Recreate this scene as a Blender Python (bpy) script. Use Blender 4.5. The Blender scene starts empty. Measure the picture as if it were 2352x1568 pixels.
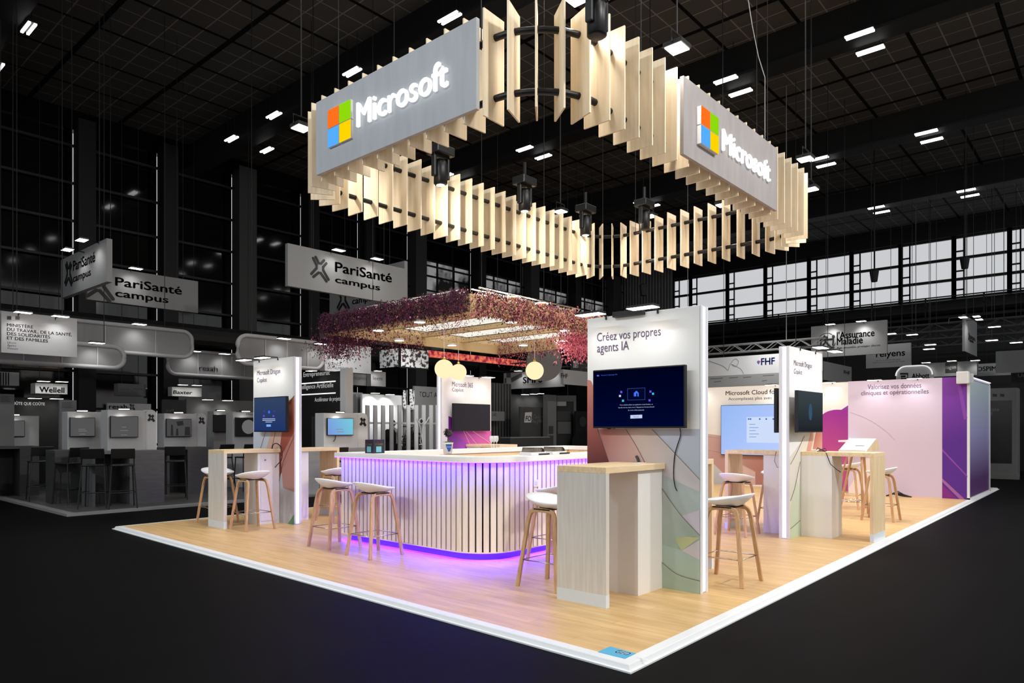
import bpy, bmesh, math, random
from mathutils import Vector, Matrix
random.seed(7)
S = bpy.context.scene
COL = S.collection
PI = math.pi

# ------------------------------------------------------------------ camera
FPX, CXP, HOR, CZ = 1620.0, 1176.0, 983.0, 1.46
TH = math.atan2(2600 - 1176, 1620)
FW = Vector((math.cos(TH), math.sin(TH), 0)); RT = Vector((math.sin(TH), -math.cos(TH), 0))
CAM = Vector((-3.609, -2.234, CZ))
cd = bpy.data.cameras.new('camera'); cam = bpy.data.objects.new('camera', cd); COL.objects.link(cam)
cam.location = CAM; cam.rotation_euler = (PI/2, 0, TH - PI/2)
cd.sensor_width = 36; cd.lens = FPX/2352*36; cd.shift_y = (HOR - 784)/2352; cd.clip_end = 200
S.camera = cam

# ------------------------------------------------------------------ colour helpers / world
def lin(c):
    return tuple(((x/255)/12.92 if x/255 <= .04045 else ((x/255 + .055)/1.055)**2.4) for x in c[:3]) + (1,)
w = bpy.data.worlds.new('daylight'); S.world = w; w.use_nodes = True
w.node_tree.nodes['Background'].inputs[0].default_value = (.95, .97, 1, 1)
w.node_tree.nodes['Background'].inputs[1].default_value = .68
S.view_settings.view_transform = 'Standard'; S.view_settings.look = 'None'
S.view_settings.exposure = 0.0; S.view_settings.gamma = 1; S.view_settings.use_curve_mapping = False
S.cycles.use_denoising = True
S.cycles.max_bounces = 6; S.cycles.diffuse_bounces = 3; S.cycles.glossy_bounces = 3; S.cycles.transparent_max_bounces = 8
S.cycles.caustics_reflective = False; S.cycles.caustics_refractive = False
S.cycles.sample_clamp_indirect = 4

def spot(loc, target, watts, angle=110, blend=.8, col=(1, .95, .88), radius=.06):
    l = bpy.data.lights.new('lamp_light', 'SPOT'); l.energy = watts; l.spot_size = math.radians(angle)
    l.spot_blend = blend; l.color = col; l.shadow_soft_size = radius
    o = bpy.data.objects.new('lamp_light', l); COL.objects.link(o); o.location = loc
    o.rotation_euler = (Vector(target) - Vector(loc)).to_track_quat('-Z', 'Y').to_euler()
    return o
# overhead hall fixtures that light the stand (each sits under one of the twin-tube fixtures built below)
for x, y, e in [(6.7, 2.3, 1100), (6.7, 5.3, 1100), (.95, 2.3, 600), (.95, 5.3, 700), (6.7, 8.58, 800), (13.06, 2.26, 1000), (.95, 8.6, 600), (13.06, 5.35, 900), (.95, -1.2, 700), (6.7, -1.2, 700)]:
    spot((x, y, 10.05), (x, y, 0), e*.38, 130, 1, (1, .95, .88), .25)
for x, y, tx, ty, e in [(-12.65, 8.6, 2.5, 6, 1450), (-12.65, 5.3, 2, 4, 1450), (-12.65, 2.3, 2, 2.5, 1450), (-12.65, -.8, 2, 2.5, 1100)]:  # added cool fill, from unseen fixtures behind the viewpoint
    spot((x, y, 10.05), (tx, ty, 1.5), e, 80, 1, (.86, .94, 1), .3)
for x, y, tx, ty, e in [(.95, -7.8, 2.5, 2.5, 3100), (6.7, -7.8, 7, 2, 3200), (13.06, -7.8, 12, 1, 1700), (.95, -4.5, 3, 2.5, 300), (6.7, -4.5, 7, 2, 300)]:  # added fill on the right faces, from unseen fixtures past the aisle
    spot((x, y, 10.05), (tx, ty, 1.5), e, 90, 1, (1, .98, .95), .3)

# ------------------------------------------------------------------ mesh builder
def at(px, py, X=None, Y=None, z=None, D=None):
    """the place a measured image point stands on: on the plane X=, Y= or z=, or at distance D"""
    d = FW + RT*((px - CXP)/FPX) + Vector((0, 0, (HOR - py)/FPX))
    if X is not None: t = (X - CAM.x)/d.x
    elif Y is not None: t = (Y - CAM.y)/d.y
    elif z is not None: t = (z - CZ)/d.z
    else: t = D
    return CAM + d*t

class MB:
    def __init__(s, M=None): s.v = []; s.f = []; s.mi = []; s.M = M; s.k = 0
    def add(s, vs, fs):
        n = len(s.v)
        for p in vs:
            p = Vector(p); s.v.append(s.M @ p if s.M else p)
        for f in fs: s.f.append([n + i for i in f]); s.mi.append(s.k)
        return s
    def box(s, x0, x1, y0, y1, z0, z1):
        if x0 > x1: x0, x1 = x1, x0
        if y0 > y1: y0, y1 = y1, y0
        if z0 > z1: z0, z1 = z1, z0
        return s.add([(x0,y0,z0),(x1,y0,z0),(x1,y1,z0),(x0,y1,z0),(x0,y0,z1),(x1,y0,z1),(x1,y1,z1),(x0,y1,z1)],
                     [(3,2,1,0),(4,5,6,7),(0,1,5,4),(1,2,6,5),(2,3,7,6),(3,0,4,7)])
    def prism(s, pts, n):
        n = Vector(n); m = len(pts); a = [Vector(p) for p in pts]
        return s.add(a + [p + n for p in a], [list(range(m))[::-1], list(range(m, 2*m))] + [(i, (i+1) % m, m + (i+1) % m, m + i) for i in range(m)])
    def sweep(s, path, prof, ref=(0, 0, 1), closed=False, caps=True):
        P = [Vector(p) for p in path]; n = len(P); m = len(prof); vs = []; ref = Vector(ref)
        for i in range(n):
            if closed: t = (P[(i+1) % n] - P[i-1])
            else: t = P[min(i+1, n-1)] - P[max(i-1, 0)]
            t.normalize()
            sd = t.cross(ref)
            if sd.length < 1e-4: sd = t.cross(Vector((1, 0.01, 0)))
            sd.normalize(); up = sd.cross(t).normalized()
            for a, b in prof: vs.append(P[i] + sd*a + up*b)
        fs = []
        for i in range(n if closed else n-1):
            j = (i+1) % n
            for k in range(m):
                l = (k+1) % m; fs.append((i*m+k, i*m+l, j*m+l, j*m+k))
        if caps and not closed: fs += [list(range(m))[::-1], list(range((n-1)*m, n*m))]
        return s.add(vs, fs)
    def tube(s, path, r, seg=8, closed=False):
        return s.sweep(path, [(r*math.cos(2*PI*k/seg), r*math.sin(2*PI*k/seg)) for k in range(seg)], (.01, .02, 1), closed)
    def lathe(s, prof, c=(0, 0, 0), seg=20):
        vs = []; fs = []; n = len(prof)
        for i in range(seg):
            a = 2*PI*i/seg
            for r, z in prof: vs.append((c[0] + r*math.cos(a), c[1] + r*math.sin(a), c[2] + z))
        for i in range(seg):
            j = (i+1) % seg
            for k in range(n-1): fs.append((i*n+k, j*n+k, j*n+k+1, i*n+k+1))
        if prof[0][0] > 1e-5: fs.append([i*n for i in range(seg)][::-1])
        if prof[-1][0] > 1e-5: fs.append([i*n+n-1 for i in range(seg)])
        return s.add(vs, fs)
    def sphere(s, c, r, seg=20, rings=12, sq=1):
        return s.lathe([(max(1e-6, r*math.sin(PI*k/rings)), -r*sq*math.cos(PI*k/rings)) for k in range(rings+1)], c, seg)
    def disc(s, c, r, n, th=.01, seg=20):
        n = Vector(n).normalized(); a = n.orthogonal().normalized(); b = n.cross(a)
        return s.prism([Vector(c) + a*r*math.cos(2*PI*k/seg) + b*r*math.sin(2*PI*k/seg) for k in range(seg)], n*th)
    def build(s, name, mat, parent=None, smooth=False, bevel=0, tagd=None):
        me = bpy.data.meshes.new(name); off = Vector((0, 0, 0))
        if parent is not None:
            p = parent
            while p: off += p.location; p = p.parent
        else:
            xs = [p.x for p in s.v]; ys = [p.y for p in s.v]; zs = [p.z for p in s.v]
            off = Vector(((min(xs)+max(xs))/2, (min(ys)+max(ys))/2, min(zs)))
        me.from_pydata([tuple(p - off) for p in s.v], [], s.f)
        for m in (mat if isinstance(mat, (list, tuple)) else [mat]): me.materials.append(m)
        for i, p in enumerate(me.polygons): p.material_index = s.mi[i]; p.use_smooth = smooth
        if not name.startswith('lettering'):
            bm = bmesh.new(); bm.from_mesh(me); bmesh.ops.remove_doubles(bm, verts=bm.verts, dist=1e-6)
            bmesh.ops.recalc_face_normals(bm, faces=bm.faces); bm.to_mesh(me); bm.free()
        o = bpy.data.objects.new(name, me); COL.objects.link(o)
        if parent is not None: o.parent = parent
        else: o.location = off
        if bevel:
            b = o.modifiers.new('soft_edge', 'BEVEL'); b.width = bevel; b.segments = 2; b.limit_method = 'ANGLE'; b.angle_limit = .6
        if smooth and not bevel:
            try:
                me.shade_smooth() if False else None
            except Exception: pass
        if tagd: tag(o, *tagd)
        return o

def tag(o, label, cat, group=None):
    o['label'] = label; o['category'] = cat
    if group: o['group'] = group
    return o
def thing(name, label, cat, loc=(0, 0, 0), group=None):
    o = bpy.data.objects.new(name, None); COL.objects.link(o); o.location = loc; o.empty_display_size = .1
    return tag(o, label, cat, group)
def struct(o): o['kind'] = 'structure'; return o
def copy_tree(o, parent=None):
    c = o.copy(); COL.objects.link(c)
    if parent is not None: c.parent = parent
    for ch in [x for x in o.children]: copy_tree(ch, c)
    return c

# ------------------------------------------------------------------ materials
def mat(name, c, rough=.55, metal=0, emit=None, es=1, spec=.4, alpha=None, trans=0):
    m = bpy.data.materials.new(name); m.use_nodes = True; b = m.node_tree.nodes['Principled BSDF']
    b.inputs['Base Color'].default_value = lin(c); b.inputs['Roughness'].default_value = rough; b.inputs['Metallic'].default_value = metal
    b.inputs['Specular IOR Level'].default_value = spec
    if emit: b.inputs['Emission Color'].default_value = lin(emit); b.inputs['Emission Strength'].default_value = es
    if trans: b.inputs['Transmission Weight'].default_value = trans
    if alpha is not None: b.inputs['Alpha'].default_value = alpha
    return m
def nodes(m): return m.node_tree.nodes, m.node_tree.links, m.node_tree.nodes['Principled BSDF']
def mth(N, L, op, a, b=None, c=None):
    n = N.new('ShaderNodeMath'); n.operation = op
    for i, v in enumerate((a, b, c)):
        if v is None: continue
        if isinstance(v, (int, float)): n.inputs[i].default_value = v
        else: L.new(v, n.inputs[i])
    return n.outputs[0]
def noise_mat(name, c1, c2, scale=(1, 1, 1), nscale=4, rough=.5, detail=4, lo=.35, hi=.65, spec=.4, bump=0):
    """a material whose colour wanders between c1 and c2 along a stretched noise (wood grain, concrete, fabric)"""
    m = mat(name, c1, rough, spec=spec); N, L, B = nodes(m)
    tc = N.new('ShaderNodeTexCoord'); mp = N.new('ShaderNodeMapping'); mp.inputs['Scale'].default_value = scale
    L.new(tc.outputs['Object'], mp.inputs[0]); nz = N.new('ShaderNodeTexNoise'); nz.inputs['Scale'].default_value = nscale; nz.inputs['Detail'].default_value = detail
    L.new(mp.outputs[0], nz.inputs['Vector']); r = N.new('ShaderNodeValToRGB'); r.color_ramp.elements[0].position = lo; r.color_ramp.elements[1].position = hi
    r.color_ramp.elements[0].color = lin(c1); r.color_ramp.elements[1].color = lin(c2); L.new(nz.outputs[0], r.inputs[0]); L.new(r.outputs[0], B.inputs['Base Color'])
    if bump:
        bp = N.new('ShaderNodeBump'); bp.inputs['Strength'].default_value = bump; bp.inputs['Distance'].default_value = .01
        L.new(nz.outputs[0], bp.inputs['Height']); L.new(bp.outputs[0], B.inputs['Normal'])
    return m
def print_mat(name, c1, c2, p1, p2, rough=.6, c3=None, fine=True):
    """printed artwork: an ink blend running from point p1 to point p2"""
    m = mat(name, c1, rough); N, L, B = nodes(m); p1 = Vector(p1); p2 = Vector(p2); d = p2 - p1
    g = N.new('ShaderNodeNewGeometry'); sb = N.new('ShaderNodeVectorMath'); sb.operation = 'SUBTRACT'; sb.inputs[1].default_value = p1
    L.new(g.outputs['Position'], sb.inputs[0]); dt = N.new('ShaderNodeVectorMath'); dt.operation = 'DOT_PRODUCT'; dt.inputs[1].default_value = d/d.length_squared
    L.new(sb.outputs[0], dt.inputs[0]); r = N.new('ShaderNodeValToRGB'); r.color_ramp.elements[0].color = lin(c1); r.color_ramp.elements[1].color = lin(c2)
    if c3: e = r.color_ramp.elements.new(.5); e.color = lin(c3)
    L.new(dt.outputs['Value'], r.inputs[0]); L.new(r.outputs[0], B.inputs['Base Color'])
    return m
def glow(name, c, s):
    m = bpy.data.materials.new(name); m.use_nodes = True; N = m.node_tree.nodes; N.remove(N['Principled BSDF'])
    e = N.new('ShaderNodeEmission'); e.inputs[0].default_value = lin(c); e.inputs[1].default_value = s
    m.node_tree.links.new(e.outputs[0], N['Material Output'].inputs[0]); return m
def screen_mat(name, c1, c2, p1, p2, s=1):
    m = glow(name, c1, s); N, L = m.node_tree.nodes, m.node_tree.links; p1 = Vector(p1); d = Vector(p2) - p1
    g = N.new('ShaderNodeNewGeometry'); sb = N.new('ShaderNodeVectorMath'); sb.operation = 'SUBTRACT'; sb.inputs[1].default_value = p1
    L.new(g.outputs['Position'], sb.inputs[0]); dt = N.new('ShaderNodeVectorMath'); dt.operation = 'DOT_PRODUCT'; dt.inputs[1].default_value = d/d.length_squared
    L.new(sb.outputs[0], dt.inputs[0]); r = N.new('ShaderNodeValToRGB'); r.color_ramp.elements[0].color = lin(c1); r.color_ramp.elements[1].color = lin(c2)
    L.new(dt.outputs['Value'], r.inputs[0]); L.new(r.outputs[0], [n for n in N if n.type == 'EMISSION'][0].inputs[0]); return m

M = {}
M['white'] = mat('white_laminate', (232, 229, 224), .45)
M['fabric'] = mat('white_print_fabric', (238, 236, 233), .8, spec=.1)
M['trim'] = mat('white_painted_trim', (226, 228, 230), .4)
M['maple'] = noise_mat('pale_maple_veneer', (226, 197, 152), (240, 214, 172), (6, 6, .5), 5, .45)
M['maple_h'] = noise_mat('pale_maple_top', (228, 200, 156), (242, 217, 177), (.6, 6, 6), 5, .4)
M['greywood'] = noise_mat('whitewashed_veneer', (208, 203, 194), (220, 215, 206), (9, 9, .5), 5, .5)
M['oak'] = noise_mat('oiled_oak', (190, 148, 104), (210, 170, 126), (10, 10, 1), 6, .45)
M['plastic'] = mat('white_shell_plastic', (244, 246, 250), .35)
M['steel'] = mat('brushed_steel', (200, 196, 192), .25, 1)
M['chrome'] = mat('chrome', (225, 225, 228), .08, 1)
M['black'] = mat('black_plastic', (12, 12, 13), .4)
M['blackm'] = mat('matt_black_paint', (8, 8, 8), .6)
M['ink'] = mat('violet_grey_ink', (92, 74, 104), .7)
M['inkd'] = mat('dark_ink', (64, 58, 66), .7)
M['blackink'] = mat('black_ink', (14, 14, 15), .6)
M['birch'] = noise_mat('birch_plywood', (238, 218, 184), (248, 232, 204), (7, 7, .4), 4, .5)
M['slat'] = noise_mat('pale_slat_wood', (240, 226, 204), (250, 238, 218), (5, 5, .4), 6, .45)
M['stone'] = mat('white_solid_surface', (244, 242, 238), .42)
M['concrete'] = noise_mat('dark_hall_concrete', (5, 5, 5), (9, 9, 9), (.4, 2.5, 1), 2.2, .6, 8, .3, .7, .05, .06)
M['hallblack'] = mat('black_hall_steel', (13, 13, 13), .6)
M['hallgrey'] = mat('grey_hall_steel', (58, 58, 58), .6)
M['lampwhite'] = glow('lit_led_lens', (255, 250, 242), 9)
M['hallwhite'] = glow('lit_fluorescent_tube', (255, 255, 255), 6)
M['ledstrip'] = glow('lit_white_led_strip', (240, 230, 255), 1.35)
M['purple'] = glow('violet_led_tape', (56, 0, 255), 240)
M['purple2'] = glow('violet_led_tape_under_top', (44, 8, 255), 165)
M['bigglow'] = glow('lit_opal_globe', (255, 233, 184), 1.12)
def grey(v, r=.6):
    k = 'grey%d' % v
    if k not in M: M[k] = mat('grey_paint_%d' % v, (v, v, v), r, spec=.25)
    return M[k]

# wood floor: boards along Y
m = noise_mat('oak_floorboards', (205, 166, 110), (226, 190, 134), (5, .6, 1), 3.2, .38, 5, .3, .7)
N, L, B = nodes(m); br = N.new('ShaderNodeTexBrick'); br.inputs['Scale'].default_value = 1; br.inputs['Mortar Size'].default_value = .003
br.inputs['Brick Width'].default_value = 1.3; br.inputs['Row Height'].default_value = .13; br.offset = .37
br.inputs['Color1'].default_value = (.86, .85, .83, 1); br.inputs['Color2'].default_value = (1, 1, 1, 1); br.inputs['Mortar'].default_value = (.72, .68, .62, 1)
mp = N.new('ShaderNodeMapping'); mp.inputs['Rotation'].default_value = (0, 0, PI/2); tc = N.new('ShaderNodeTexCoord'); L.new(tc.outputs['Object'], mp.inputs[0]); L.new(mp.outputs[0], br.inputs[0])
mx = N.new('ShaderNodeMix'); mx.data_type = 'RGBA'; mx.blend_type = 'MULTIPLY'; mx.inputs[0].default_value = .75
src = B.inputs['Base Color'].links[0].from_socket; L.new(src, mx.inputs[6]); L.new(br.outputs[0], mx.inputs[7]); L.new(mx.outputs[2], B.inputs['Base Color'])
M['floorwood'] = m
# hall ceiling: dark acoustic squares with a fine pale grid and heavy dark joints
m = mat('dark_acoustic_ceiling', (30, 29, 28), .8, spec=.1); N, L, B = nodes(m)
g = N.new('ShaderNodeNewGeometry'); sp = N.new('ShaderNodeSeparateXYZ'); L.new(g.outputs['Position'], sp.inputs[0])
def line(o, per, wd):
    return mth(N, L, 'LESS_THAN', mth(N, L, 'FRACT', mth(N, L, 'DIVIDE', o, per)), wd)
fine = mth(N, L, 'MAXIMUM', line(sp.outputs[0], .6, .05), line(sp.outputs[1], .6, .05))
big = mth(N, L, 'MAXIMUM', line(sp.outputs[0], 2.4, .055), line(sp.outputs[1], 1.8, .05))
m1 = N.new('ShaderNodeMix'); m1.data_type = 'RGBA'; m1.inputs[6].default_value = lin((70, 68, 66)); m1.inputs[7].default_value = lin((116, 114, 112)); L.new(fine, m1.inputs[0])
m2 = N.new('ShaderNodeMix'); m2.data_type = 'RGBA'; m2.inputs[7].default_value = lin((9, 9, 9)); L.new(m1.outputs[2], m2.inputs[6]); L.new(big, m2.inputs[0]); L.new(m2.outputs[2], B.inputs['Base Color'])
M['ceil'] = m
# corrugated cladding
def ribbed(name, c, per, axis, rough=.5):
    m = mat(name, c, rough); N, L, B = nodes(m); g = N.new('ShaderNodeNewGeometry'); sp = N.new('ShaderNodeSeparateXYZ'); L.new(g.outputs['Position'], sp.inputs[0])
    s = mth(N, L, 'SINE', mth(N, L, 'MULTIPLY', sp.outputs[axis], 2*PI/per)); bp = N.new('ShaderNodeBump'); bp.inputs['Strength'].default_value = .8; bp.inputs['Distance'].default_value = .03
    L.new(s, bp.inputs['Height']); L.new(bp.outputs[0], B.inputs['Normal']); return m
M['clad'] = ribbed('dark_ribbed_cladding', (15, 15, 15), .12, 0)
M['cladg'] = ribbed('grey_ribbed_cladding', (120, 120, 120), .2, 1)
M['darkglass'] = mat('dark_wall_glass', (9, 9, 9), .06, spec=.6)

# ------------------------------------------------------------------ lettering
def text_mesh(s, bold=0, res=3):
    cu = bpy.data.curves.new('t', 'FONT'); cu.body = s; cu.size = 1; cu.resolution_u = res; cu.fill_mode = 'FRONT'
    ob = bpy.data.objects.new('t', cu); COL.objects.link(ob); bpy.context.view_layer.update()
    me = bpy.data.meshes.new_from_object(ob.evaluated_get(bpy.context.evaluated_depsgraph_get()))
    v0 = [v.co.copy() for v in me.vertices]; f0 = [list(p.vertices) for p in me.polygons]; vs = list(v0); fs = list(f0)
    if bold:                      # heavier strokes: the same letters overprinted with a small shift
        for dx, dy in ((bold*2, 0), (bold, bold*.8), (bold, -bold*.8)):
            k = len(vs); vs += [p + Vector((dx, dy, dx*.002 + dy*.003)) for p in v0]; fs += [[k + i for i in f] for f in f0]
    bpy.data.objects.remove(ob); bpy.data.curves.remove(cu); bpy.data.meshes.remove(me); return vs, fs
_v, _ = text_mesh('H'); CAPR = max(p.y for p in _v)
def lettering(parent, s, mt, o, xd, width=None, cap=.1, bold=0, depth=.003, lift=.0015, name='lettering', slant=0, res=3, up=(0, 0, 1)):
    """raised or printed words: o = left end of the baseline, xd = reading direction, both on the face"""
    vs, fs = text_mesh(s, bold, res); xd = Vector(xd).normalized(); up = Vector(up); n = xd.cross(up)
    x0 = min(p.x for p in vs); x1 = max(p.x for p in vs); sy = cap/CAPR; sx = (width/(x1 - x0)) if width else sy
    o = Vector(o); mb = MB(); K = len(vs)
    fr = [o + xd*((p.x - x0)*sx + slant*p.y*sy) + up*(p.y*sy) + n*(lift + depth) for p in vs]
    F = [f for f in fs]
    if depth > .004:
        bk = [p - n*depth for p in fr]; cnt = {}
        for f in fs:
            for i in range(len(f)):
                a, b = f[i], f[(i+1) % len(f)]; cnt[(a, b)] = 1
        F = F + [[K + i for i in f][::-1] for f in fs] + [[b, a, K+a, K+b] for (a, b) in cnt if (b, a) not in cnt]
        fr = fr + bk
    mb.add(fr, F)
    return mb.build(name, mt, parent)
def words(parent, s, mt, pl, p0, px1, ycap, X=None, Y=None, **k):
    """words measured on a face: p0 = image point of baseline start, px1 = image x of the end, ycap = image y of the cap top above p0"""
    a = at(p0[0], p0[1], X=X, Y=Y); b = at(px1, p0[1], X=X, Y=Y); t = at(p0[0], ycap, X=X, Y=Y)
    xd = Vector((0, -1, 0)) if X is not None else Vector((1, 0, 0))
    wd = abs(b.y - a.y) if X is not None else abs(b.x - a.x)
    return lettering(parent, s, mt, a, xd, wd, t.z - a.z, **k)
ZF = .04

# ================================================================== THE HALL
struct(MB().box(-15, 36, -10, 23, -.3, 0).build('floor', M['concrete']))
struct(MB().box(-15, 36, -10, 23, 11.0, 11.2).build('ceiling', M['ceil']))
for k, x in enumerate((.55, 7.25, 13.55, 20.3, 27.0, -6.25, -13.05)):  # last beam added, unseen, to carry the fill fixtures
    b = MB().box(x-.22, x+.22, -9, 21.7, 10.25, 11.0).box(x-.3, x+.3, -9, 21.7, 10.2, 10.27)
    struct(b.build('trim_%d' % (k+1 if k < 5 else k+4), M['hallblack']))
# far-left long wall: dark cladding bays between columns, a thin daylight gap beside each column, horizontal rails
colx = [(-4.5, .35), (-1.0, .35), (3.62, .35), (6.05, .35), (8.6, .53), (11.35, .35), (14.0, .35), (16.65, .5), (20.6, .35), (24.45, .55), (28.4, .35), (32.16, .7)]
wl = MB(); px = -11
for x, wd in colx: wl.box(px, x-.02, 21.7, 21.9, 0, 10.4); px = x + .2
wl.box(px, 36, 21.7, 21.9, 0, 10.4).box(-11, 36, 21.6, 21.9, 10.4, 11.0)
struct(wl.build('wall_left', M['darkglass']))
rb = MB()
for i in range(9): rb.box(-11, 34, 21.52, 21.6, .9 + i*1.12, .97 + i*1.12)
struct(rb.build('trim_6', mat('rail_grey', (24, 24, 24), .5)))
for x, wd in colx:
    c = MB().box(x, x+wd, 21.1, 21.7, 0, 10.6).box(x-.06, x+wd+.06, 21.05, 21.12, 0, 10.6)
    struct(c.build('column', M['hallblack'] if wd < .4 else mat('column_grey', (58, 58, 58), .6)))
reflglow = glow('hazy_far_window', (130, 130, 130), .55); N, L = reflglow.node_tree.nodes, reflglow.node_tree.links
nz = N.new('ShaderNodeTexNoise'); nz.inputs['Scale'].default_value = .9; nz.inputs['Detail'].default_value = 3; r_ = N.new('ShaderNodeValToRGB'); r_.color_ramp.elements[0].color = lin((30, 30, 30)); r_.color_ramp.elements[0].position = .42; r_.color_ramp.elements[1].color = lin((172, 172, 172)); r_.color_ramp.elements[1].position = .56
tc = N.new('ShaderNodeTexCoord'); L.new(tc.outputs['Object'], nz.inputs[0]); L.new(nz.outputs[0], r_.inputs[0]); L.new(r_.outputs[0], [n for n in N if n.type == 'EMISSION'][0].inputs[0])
for k, (x0, x1) in enumerate(((17.3, 20.5), (21.1, 24.3), (25.1, 28.3), (28.9, 32.0))):  # added frames and glowing panes standing in for the right windows' reflection
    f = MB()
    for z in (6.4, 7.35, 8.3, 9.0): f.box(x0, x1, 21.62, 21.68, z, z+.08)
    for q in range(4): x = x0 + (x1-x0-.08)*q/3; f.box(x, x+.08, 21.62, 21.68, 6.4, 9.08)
    fr = struct(f.build('window_%d' % (13+k), M['hallblack'])); MB().box(x0, x1, 21.685, 21.697, 6.4, 9.05).build('pane', reflglow, fr)
# far-right wall: dark cladding under a band of high windows, corrugated bay at the corner
struct(MB().box(34, 34.25, -9, 18.17, 0, 7.35).box(34, 34.25, -9, 18.17, 10.25, 11).build('wall_right', M['clad']))
struct(MB().box(33.9, 34.25, 18.17, 21.7, 0, 11).build('wall_back', M['cladg']))
ducts = MB(); ducts.tube([(33.2, -9, 6.9), (33.2, 17.6, 6.9)], .34, 12)
ducts.tube([(-10, 20.9, 4.5), (20, 20.9, 4.5)], .36, 12)
struct(ducts.build('trim_7', mat('duct_grey', (40, 40, 40), .4)))
wy = [18.17, 17.05, 14.8, 12.65, 10.36, 8.29, 6.09, 3.9, 1.8, -.4, -2.6, -4.8, -7.0]
M['pane'] = mat('hazy_window_glass', (225, 225, 225), .15, alpha=.05)
for i in range(len(wy)-1):
    y1, y0 = wy[i], wy[i+1]; zt = 10.15 if i else 9.75
    f = MB()
    f.box(34.0, 34.12, y0-.09, y0+.09, 7.35, 10.25).box(34.0, 34.12, y1-.09, y1+.09, 7.35, 10.25)
    for z in (7.35, 8.2, 9.15, 10.12): f.box(34.0, 34.12, y0, y1, z, z+.12)
    f.box(34.05, 34.1, y1-.42, y1-.36, 7.35, 10.2)
    for z in (7.75, 8.6, 9.5): f.box(34.05, 34.1, y1-.42, y1-.09, z, z+.07)
    fr = struct(f.build('window_%d' % (i+1), M['hallblack']))
    MB().box(34.16, 34.18, y0, y1, 7.4, 10.2).build('pane', M['pane'], fr)
# walkway rail and bracing under the windows
rw = MB().box(32.4, 33.9, -9, 17.9, 6.3, 6.42)
for i in range(12): rw.box(32.42, 32.48, -8.5 + i*2.2, -8.44 + i*2.2, 6.42, 7.3)
rw.box(32.42, 32.47, -9, 17.9, 7.25, 7.3).box(32.42, 32.47, -9, 17.9, 6.85, 6.89)
struct(rw.build('trim_8', M['hallblack']))

# twin-tube fixtures along the beams
def fixture(x, y, z, lab, L=.3):
    t = thing('fluorescent_fixture', lab, 'ceiling light', (x, y, z), 'twin-tube fixtures along the hall beams')
    MB().box(x-.09, x+.09, y-L, y+L, z, z+.05).build('housing', M['hallblack'], t)
    for s in (-1, 1): MB().box(x+s*.055-.026, x+s*.055+.026, y-L*.96, y+L*.96, z-.035, z-.002).build('tube', M['hallwhite'], t)
    for q in (-.2, .2): MB().tube([(x, y+q, z+.05), (x, y+q, 10.995)], .008, 6).build('suspension_wire', M['hallblack'], t)
    return t
FX = {-12.65: (-.8, 2.3, 5.3, 8.6), .95: (-7.8, -4.5, -1.2, 2.3, 5.3, 8.6, 12.2, 15.7, 18.2), 6.7: (-7.8, -4.5, -1.2, 2.3, 5.3, 8.58, 12.0, 15.6, 18.0), 7.85: (18.0,), 13.06: (-7.8, -4.5, -1.2, 2.26, 5.35, 8.6, 11.9, 15.42), 13.95: (-1.2, 2.27, 5.35, 8.6, 11.87, 15.41),  # rows behind the viewpoint and past the right aisle added to house unseen fill
      19.9: (2.29, 5.32, 8.6, 11.87), 20.66: (2.29, 5.33, 8.6, 11.8), 26.6: (2.3, 5.3, 8.6), 27.4: (2.3, 5.3)}
beamn = {-12.65: 'outermost beam behind the viewpoint', .95: 'left hall beam', 6.7: 'second hall beam', 7.85: 'far side of the second hall beam', 13.06: 'near side of the middle beam', 13.95: 'far side of the middle beam', 19.9: 'near side of the fourth beam', 20.66: 'far side of the fourth beam', 26.6: 'near side of the far right beam', 27.4: 'far side of the far right beam'}
ORD = {-2: 'last past the right aisle', -1: 'past the right aisle', 0: 'over the right aisle', 1: 'nearest the right aisle', 2: 'second from the right aisle', 3: 'third from the right aisle', 4: 'fourth from the right aisle', 5: 'by the dark left wall', 6: 'hard against the left wall'}
for x, ys in FX.items():
    for k, y in enumerate(ys): fixture(x, y, 10.13, 'twin-tube fixture on %s%s' % (beamn[x], ', ' + ORD[round((y+.3)/3.3)] if len(ys) > 1 else ''))

# ================================================================== THE STAND: platform
plat = thing('platform', 'low exhibition platform of oak boards with a white sloping edge trim', 'platform', (8.4, 4.5, 0))
Q = [(0, 0), (16.70, .14), (16.93, 9.0), (.234, 8.85)]
def inset(d):
    c = Vector((8.4, 4.5)); out = []
    for i in range(4):
        p, a, b = Vector(Q[i]), Vector(Q[i-1]), Vector(Q[(i+1) % 4])
        e1 = (a - p).normalized(); e2 = (b - p).normalized(); out.append(p + (e1 + e2)*d)
    return out
tr = MB(); loops = [(0, 0), (0, .010), (.022, .012), (.036, .036), (.042, .04), (.112, .04), (.112, .0)]
L4 = [[(p.x, p.y, z) for p in inset(d)] for d, z in loops]
for a, b in zip(L4, L4[1:]):
    for i in range(4): j = (i+1) % 4; tr.add([a[i], a[j], b[j], b[i]], [(0, 1, 2, 3)])
tr.build('edge_trim', M['trim'], plat)
q = inset(.112); fl = MB(); fl.prism([(p.x, p.y, .005) for p in q], (0, 0, .035)); fl.build('floorboards', M['floorwood'], plat)
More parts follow.
